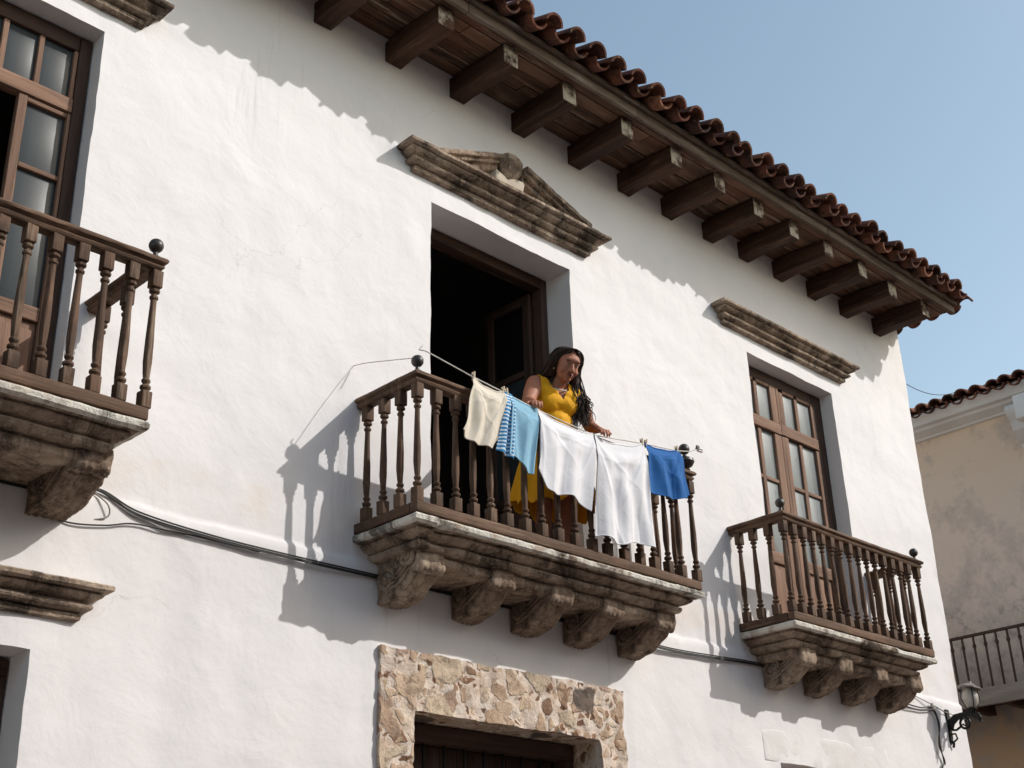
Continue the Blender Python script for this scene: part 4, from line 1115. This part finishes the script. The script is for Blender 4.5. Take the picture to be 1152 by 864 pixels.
# ---------------------------------------------------------------- the woman
K = 1 / S
P0 = Vector((8.10, -.44, 4.985)); TH = radians(-20)
RB = Matrix.Rotation(TH, 3, 'Z')
def W(p): return P0 + RB @ (Vector(p) * K)
def Li(wp): return RB.inverted() @ ((Vector(wp) - P0) / K)
woman = empty('person', tuple(P0)); tag(woman, 'woman in a sleeveless yellow dress, long dark hair, both hands on the balcony rail', 'person')
class Body(MB):
    def cap(s, a, b, ra, rb, n=16, m=5, fl=None):
        """closed tapered capsule"""
        a, b = Vector(a), Vector(b); d = (b - a); L = d.length; t = d / L
        up = Vector((0, 1, 0)) if abs(t.y) < .8 else Vector((1, 0, 0))
        x = t.cross(up).normalized(); y = t.cross(x)
        rows = []
        for k in range(m + 1):
            an = -pi / 2 + (pi / 2) * k / m * .98 + .01; rows.append((a + t * (ra * sin(an)), ra * cos(an)))
        for k in range(1, 4): rows.append((a + d * k / 4, ra + (rb - ra) * k / 4))
        for k in range(m + 1):
            an = (pi / 2) * k / m * .98; rows.append((b + t * (rb * sin(an)), rb * cos(an)))
        ids = []
        for c, r in rows: ids.append([s.addv(c + (x * cos(2 * pi * k / n) + y * sin(2 * pi * k / n)) * r) for k in range(n)])
        for i in range(len(rows) - 1):
            for k in range(n): s.face(ids[i][k], ids[i][(k + 1) % n], ids[i + 1][(k + 1) % n], ids[i + 1][k])
        s.face(*ids[0][::-1]); s.face(*ids[-1])
    def ell(s, c, r, rot=None, n=20, m=14): s.ball(c, 1.0, n, m, sc=r, rot=rot)
def remesh(mb, name, mat, parent, vox, smooth_it=2, cut=None, solid=0.0):
    """fuse overlapping shapes (local metres) into one continuous surface"""
    me = bpy.data.meshes.new(name + '_src')
    me.from_pydata(mb.v, [], mb.f)
    bm = bmesh.new(); bm.from_mesh(me); bmesh.ops.recalc_face_normals(bm, faces=bm.faces); bm.to_mesh(me); bm.free()
    o = bpy.data.objects.new(name + '_src', me); COL.objects.link(o)
    m = o.modifiers.new('r', 'REMESH'); m.mode = 'VOXEL'; m.voxel_size = vox; m.use_smooth_shade = True
    if smooth_it:
        m = o.modifiers.new('s', 'SMOOTH'); m.factor = .5; m.iterations = smooth_it
    dg = bpy.context.evaluated_depsgraph_get(); ev = o.evaluated_get(dg)
    me2 = bpy.data.meshes.new_from_object(ev)
    bpy.data.objects.remove(o); bpy.data.meshes.remove(me)
    bm = bmesh.new(); bm.from_mesh(me2)
    if cut:
        kill = [f for f in bm.faces if cut(f.calc_center_median())]
        bmesh.ops.delete(bm, geom=kill, context='FACES')
        for _ in range(14):
            bd = {}
            for e in bm.edges:
                if len(e.link_faces) == 1:
                    for a, c in ((e.verts[0], e.verts[1]), (e.verts[1], e.verts[0])): bd.setdefault(a, []).append(c.co.copy())
            for v, L in bd.items(): v.co = v.co * .5 + sum(L, Vector()) / len(L) * .5
    if solid:
        for v in bm.verts: v.co = v.co
    origin = wloc(parent)
    for v in bm.verts: v.co = W(v.co) - origin
    for f_ in bm.faces: f_.smooth = True
    bm.to_mesh(me2); bm.free(); me2.name = name
    me2.materials.clear(); me2.materials.append(mat)
    o = bpy.data.objects.new(name, me2); COL.objects.link(o); o.parent = parent
    return o
# joints (local metres, facing -y, her left is +x)
handR = Li((7.515, -.800, 6.235)); handL = Li((8.37, -.785, 6.215))
shR = Vector((-.168, -.07, 1.345)); shL = Vector((.165, -.095, 1.285))
elR = Vector((-.290, -.19, 1.13)); elL = Vector((.305, -.01, 1.09))
B_ = Body()
torso = []
def tor(infl=0.0, legs=True):
    T = Body()
    T.ell((0, .02, .90), (.178 + infl, .128 + infl, .13 + infl))
    T.ell((0, .05, .88), (.165 + infl, .125 + infl, .11 + infl))
    T.cap((0, .015, .94), (0, -.01, 1.06), .146 + infl, .134 + infl)
    T.ell((0, -.005, 1.03), (.140 + infl, .108 + infl, .14))
    T.ell((0, -.03, 1.20), (.150 + infl, .105 + infl, .15 + infl))
    T.ell((0, -.050, 1.275), (.150 + infl, .088 + infl, .085 + infl)); T.cap((-.10, -.085, 1.27), (.10, -.10, 1.25), .062 + infl, .062 + infl)
    for q in (-1, 1):
        T.ell((.064 * q, -.108, 1.195), (.082 + infl * .6, .056 + infl * .6, .078 + infl * .6))
    T.cap((-.05, -.108, 1.20), (.05, -.108, 1.20), .060 + infl * .6, .060 + infl * .6)
    return T
T0 = tor(); B_.v += T0.v; off = 0; B_.f += T0.f; B_.a += T0.a
def arm(sh, el, hd, nrm):
    wr = el + (hd - el) * .74
    B_.ell(sh, (.066, .064, .064))
    B_.cap((sh.x * .45, sh.y + .012, 1.35 + (sh.z - 1.345) * .5), sh, .050, .055)
    B_.cap(sh, sh.lerp(el, .55), .066, .060); B_.cap(sh.lerp(el, .5), el, .060, .044)
    B_.cap(el, el.lerp(wr, .35), .044, .046); B_.cap(el.lerp(wr, .3), wr, .046, .027)
    return wr
def hand(wr, hd, sx):
    """palm resting on the rail, fingers curling over it toward the street, thumb from the side of the palm"""
    d = (hd - wr).normalized()
    side = d.cross(Vector((0, 0, 1))).normalized()
    dn = Vector((0, 0, -1))
    pal = wr + d * .045
    rot = Matrix((side, d, side.cross(d))).transposed()
    B_.cap(wr, wr + d * .03, .024, .024)
    B_.ell(pal + d * .01, (.037, .045, .017), rot)
    for k, (o_, L) in enumerate(((-.029, .058), (-.010, .066), (.010, .062), (.028, .050))):
        a = wr + d * .080 + side * o_
        b = a + d * L * .42 + Vector((0, 0, .006)) + side * o_ * .12
        c = b + d * L * .26 + dn * L * .36
        e = c + dn * L * .36 - d * L * .10
        B_.cap(pal + side * o_ * .85 + d * .015, a, .0115, .0100, 10, 3); B_.cap(a, b, .0098, .0092, 10, 3); B_.cap(b, c, .0092, .0084, 10, 3); B_.cap(c, e, .0084, .0074, 10, 3)
    a = wr + d * .020 + side * sx * .026; b = a + d * .035 + side * sx * .030 - Vector((0, 0, .006)); c = b + d * .030 + side * sx * .004 + dn * .012
    B_.cap(a, b, .0135, .0115, 10, 3); B_.cap(b, c, .0115, .0090, 10, 3)
wrR = arm(shR, elR, handR, 1); wrL = arm(shL, elL, handL, -1)
hand(wrR, handR, 1); hand(wrL, handL, -1)
# neck and head
HC = Vector((.040, -.195, 1.475))
HR = Matrix.Rotation(radians(2), 3, 'Z') @ Matrix.Rotation(radians(7), 3, 'Y') @ Matrix.Rotation(radians(30), 3, 'X')
HS = 1.20
def H(p): return HC + HR @ (Vector(p) * HS)
B_.cap((.004, -.055, 1.29), H((0, .02, -.07)), .060, .054)
def hell(c, r, rx=0, n=20, m=14): B_.ell(H(c), tuple(x * HS for x in r), HR @ Matrix.Rotation(radians(rx), 3, 'X'), n, m)
hell((0, .012, .030), (.074, .090, .080)); hell((0, -.018, -.012), (.064, .070, .092)); hell((0, -.040, -.052), (.046, .042, .040))
hell((0, -.066, -.080), (.021, .020, .019)); hell((-.036, -.050, -.030), (.028, .028, .024)); hell((.036, -.050, -.030), (.028, .028, .024))
hell((0, -.072, .038), (.048, .018, .024))
B_.cap(H((0, -.084, .014)), H((0, -.103, -.022)), .009 * HS, .013 * HS, 12, 4)
for s_ in (-1, 1):
    hell((.012 * s_, -.094, -.026), (.010, .011, .008)); hell((.030 * s_, -.082, .022), (.019, .009, .006))
    hell((.074 * s_, .012, -.004), (.008, .018, .030), 0, 12, 8)
hell((0, -.088, -.049), (.022, .010, .006)); hell((0, -.086, -.059), (.019, .011, .007))
# legs and feet
for s_ in (-1, 1):
    B_.cap((.085 * s_, .03, .88), (.085 * s_, .015, .50), .098, .062); B_.cap((.085 * s_, .015, .50), (.085 * s_, .05, .30), .058, .058)
    B_.cap((.085 * s_, .05, .32), (.088 * s_, .05, .08), .056, .034); B_.cap((.088 * s_, .05, .05), (.10 * s_, -.10, .025), .034, .026)
    B_.ell((.088 * s_, .07, .035), (.034, .04, .034))
skin = remesh(B_, 'body', M['skin'], woman, .0052, 2)
# facial details
def small(name, fn, mat, par=woman):
    b = MB(); fn(b); b.v = [tuple(W(p)) for p in b.v]
    return b.build(name, mat, par)
for s_ in (-1, 1):
    small('eye', lambda b: b.ball(H((.029 * s_, -.0805, .0085)), HS, 12, 8, sc=(.0125, .008, .0036), rot=HR), M['eye_white'])
    small('iris', lambda b: b.ball(H((.029 * s_ + .002, -.0865, .0065)), HS, 10, 6, sc=(.0055, .003, .0036), rot=HR), M['eye_dark'])
    if 0: small('eyelashes', lambda b: b.tube([H((.029 * s_ + .0165 * t, -.0855 + .009 * t * t, .0155 - .007 * t * t)) for t in [k / 4 - 1 for k in range(9)]], .0028, 6), M['eye_dark'])
    small('eyebrow', lambda b: b.tube([H((.031 * s_ + .019 * t, -.0885 + .010 * t * t + .003 * t * s_, .0345 - .006 * t * t)) for t in [k / 4 - 1 for k in range(9)]], lambda q: .0045 * sin(pi * (.15 + .75 * q)), 6), M['hair'])
    small('earring', lambda b: b.ball(H((.078 * s_, .004, -.038)), .010, 8, 6), M['gold'])
small('lips', lambda b: (b.tube([H((.024 * t, -.0985 + .012 * t * t, -.0485 - .0015 * t * t + .002 * cos(6 * t))) for t in [k / 5 - 1 for k in range(11)]], lambda q: .0052 * sin(pi * (.08 + .84 * q)), 8),
                         b.tube([H((.021 * t, -.0975 + .012 * t * t, -.0575 + .005 * t * t)) for t in [k / 5 - 1 for k in range(11)]], lambda q: .0062 * sin(pi * (.08 + .84 * q)), 8)), M['lip'])
# hair: skull cap plus long wavy locks
hb = Body()
hb.ell(H((0, .032, .034)), (.077 * HS, .091 * HS, .082 * HS), HR)
for s_ in (-1, 1):
    hb.cap(H((.066 * s_, .010, .045)), H((.080 * s_, .028, -.07)), .030, .032)
    hb.cap(H((.026 * s_, -.050, .092)), H((.070 * s_, -.010, .035)), .016, .018)
hb.cap(H((0, .05, .02)), (-.02, .03, 1.32), .080, .085)
hb.cap(H((.07, .03, -.03)), (.165, -.10, 1.22), .044, .046); hb.cap((.165, -.10, 1.22), (.200, -.13, 1.06), .042, .020)
hb.cap((-.05, .03, 1.43), (-.09, .05, 1.26), .050, .045)
hair = remesh(hb, 'hair', M['hair'], woman, .008, 3)
lk = MB()
rnd = random.Random(4)
for k in range(520):
    s_ = -1 if k % 2 else 1
    az_ = rnd.uniform(.0, pi) ; el_ = rnd.uniform(.25, 1.35)
    ph = rnd.uniform(0, 6.28); amp = rnd.uniform(.008, .024); fq_ = rnd.uniform(9, 16)
    side_w = rnd.random()
    root = Vector((s_ * .004, -.062 + .12 * rnd.random() ** 1.2, .110))
    e1 = Vector((s_ * (.048 + .012 * rnd.random()), root.y * .8 + .012, .092)); e2 = Vector((s_ * (.080 + .008 * rnd.random()), root.y * .55 + .025, .040)); e3 = Vector((s_ * (.088 + .010 * rnd.random()), root.y * .45 + .032, -.03))
    if s_ > 0:
        end = Vector((.110 + .120 * side_w, -.19 + .12 * rnd.random(), 1.00 + .22 * rnd.random())); midp = Vector((.105 + .09 * side_w, -.16 + .13 * rnd.random(), 1.27))
    else:
        end = Vector((-.11 - .06 * side_w, .05 + .05 * rnd.random(), 1.18 + .12 * rnd.random())); midp = Vector((-.080 - .055 * side_w, -.02 + .08 * rnd.random(), 1.36))
    P = sagline([H(root), H(e1), H(e2), H(e3), midp, midp.lerp(end, .5) + Vector((.02 * s_, 0, 0)), end], 6)
    Q = []; off_ = Vector((rnd.gauss(0, .009), rnd.gauss(0, .009), rnd.gauss(0, .005)))
    for i, p in enumerate(P):
        t = i / (len(P) - 1); a = amp * max(0, t - .35) * 2.4
        c_ = 1.0 if t > .25 else t * 4
        Q.append(p + Vector((a * sin(ph + fq_ * t), a * cos(ph * 1.3 + fq_ * t), 0)) + off_ * c_)
    r0 = rnd.uniform(.0030, .0062)
    lk.tube([W(p) for p in Q], lambda t, r0=r0: K * r0 * (1 if t < .7 else 1 - (t - .7) * 3), 5)
lk.build('hair_locks', M['hair'], hair, smooth=80)
# dress: bodice cut from an inflated torso, and a flared skirt
T1 = tor(.011)
for sh in (shR, shL):
    T1.cap((sh.x * .45, sh.y + .012, 1.35 + (sh.z - 1.345) * .5), sh, .060, .067); T1.ell(sh, (.074, .073, .073))
def cutd(c):
    if c.z < 1.02: return True
    if c.y < -.06 and c.z > 1.195 + abs(c.x - .004) * 2.1: return True
    if abs(c.x) < .068 and c.z > 1.285: return True
    if abs(c.x) > .150 + .10 * max(0, 1.30 - c.z) * (c.z > 1.16) and c.z > 1.16: return True
    return False
dress = remesh(T1, 'dress', M['dress'], woman, .0055, 22, cutd)
m = dress.modifiers.new('thickness', 'SOLIDIFY'); m.thickness = .005; m.offset = 1
def skirt(u, v):
    a = 2 * pi * u
    z = 1.055 - (1.055 - .43) * v
    prof = [(0, .153, .122, -.008), (.10, .178, .148, .005), (.22, .202, .168, .018), (.55, .262, .215, .02), (1, .325, .262, .02)]
    for q0, q1 in zip(prof[:-1], prof[1:]):
        if q0[0] <= v <= q1[0]:
            t = (v - q0[0]) / (q1[0] - q0[0]); rx = q0[1] + (q1[1] - q0[1]) * t; ry = q0[2] + (q1[2] - q0[2]) * t; cy = q0[3] + (q1[3] - q0[3]) * t
    fl = v ** 1.3
    w_ = 1 + .075 * fl * sin(11 * a + 2 * v) + .05 * fl * sin(5 * a + 1) + .01 * nz(a * 2, v * 4)
    z -= .02 * fl * sin(11 * a + 2 * v + 1) + .035 * fl * sin(2 * a)
    return W((rx * w_ * cos(a), cy + ry * w_ * sin(a), z))
b = MB()
b.grid(skirt, 200, 60, cu=True)
sk = b.build('skirt', M['dress'], dress, smooth=80)
m = sk.modifiers.new('thickness', 'SOLIDIFY'); m.thickness = .004; m.offset = 1
small('waist_seam', lambda b: b.tube([Vector((.158 * cos(a), -.010 + .127 * sin(a), 1.052)) for a in [2 * pi * k / 48 for k in range(49)]], .006, 6), M['dress'], dress)
small('necklace', lambda b: [b.ball(Vector((.070 * sin(a) + .004, -.070 - .098 * cos(a) * (1 if cos(a) > 0 else .30), 1.335 - .055 * max(0, cos(a)) ** 1.3)), .0062, 8, 6) for a in [2 * pi * k / 46 for k in range(46)]], M['pearl'])
small('sandal', lambda b: [b.box(x - .045, x + .045, -.13, .115, -.004, .008, .004) for x in (-.095, .095)], M['peg_dark'])

# ---------------------------------------------------------------- bring to metres
done = set()
for o in bpy.data.objects:
    if o.type == 'MESH' and o.data.name not in done:
        done.add(o.data.name)
        n_ = len(o.data.vertices); co = [0.0] * (n_ * 3)
        o.data.vertices.foreach_get('co', co); o.data.vertices.foreach_set('co', [c * S for c in co]); o.data.update()
for o in bpy.data.objects:
    if o.parent is None: o.location = ((o.location.x) * S, o.location.y * S, (o.location.z - GZ) * S + GZ)
    else: o.location = o.location * S
bpy.data.objects['street'].location.z = 0.0
# ---------------------------------------------------------------- camera
VX = Vector((2233.6 - 576, 1070.9 - 432)); VZ = Vector((475 - 576, -2790 - 432))
f = sqrt(-(VX.x * VZ.x + VX.y * VZ.y))
Xc = Vector((VX.x, VX.y, f)).normalized(); Zc = Vector((VZ.x, VZ.y, f)).normalized(); Yc = Zc.cross(Xc) * 1.0
# rows: world axes seen from the camera (x right, y down, z forward)
right = Vector((Xc.x, Yc.x, Zc.x)); down = Vector((Xc.y, Yc.y, Zc.y)); fwd = Vector((Xc.z, Yc.z, Zc.z))
cam = bpy.data.cameras.new('camera'); cam.sensor_width = 36; cam.lens = f / 1152 * 36; cam.clip_end = 3000
co = bpy.data.objects.new('camera', cam); COL.objects.link(co)
mw = Matrix((( right.x, -down.x, -fwd.x, 0), (right.y, -down.y, -fwd.y, -8 * S), (right.z, -down.z, -fwd.z, GZ), (0, 0, 0, 1)))
co.matrix_world = mw
scene.camera = co
# ---------------------------------------------------------------- light
sun_dir = Vector((.678, -.72, .747)).normalized()
el = math.asin(sun_dir.z); az = atan2(sun_dir.x, sun_dir.y)
w = bpy.data.worlds.new('World'); scene.world = w; w.use_nodes = True
nt = w.node_tree; bg = nt.nodes['Background']
sk = nt.nodes.new('ShaderNodeTexSky'); sk.sky_type = 'NISHITA'; sk.sun_disc = False
sk.sun_elevation = el; sk.sun_rotation = az; sk.air_density = 1.0; sk.dust_density = 1.2; sk.ozone_density = 1.0; sk.altitude = 10
hz = nt.nodes.new('ShaderNodeMix'); hz.data_type = 'RGBA'; hz.blend_type = 'MULTIPLY'; hz.inputs[0].default_value = 1; hz.inputs[7].default_value = (1.14, 1.06, .86, 1)
nt.links.new(sk.outputs[0], hz.inputs[6]); nt.links.new(hz.outputs[2], bg.inputs['Color']); bg.inputs['Strength'].default_value = .15
sl = bpy.data.lights.new('sun', 'SUN'); sl.energy = 2.15; sl.angle = radians(.55); sl.color = (1.0, .975, .935)
so = bpy.data.objects.new('sun', sl); COL.objects.link(so)
so.rotation_euler = sun_dir.to_track_quat('Z', 'Y').to_euler(); so.location = (10, -10, 20)
scene.view_settings.view_transform = 'Standard'; scene.view_settings.look = 'None'
scene.view_settings.exposure = 0.55; scene.view_settings.gamma = 1.0; scene.view_settings.use_curve_mapping = False
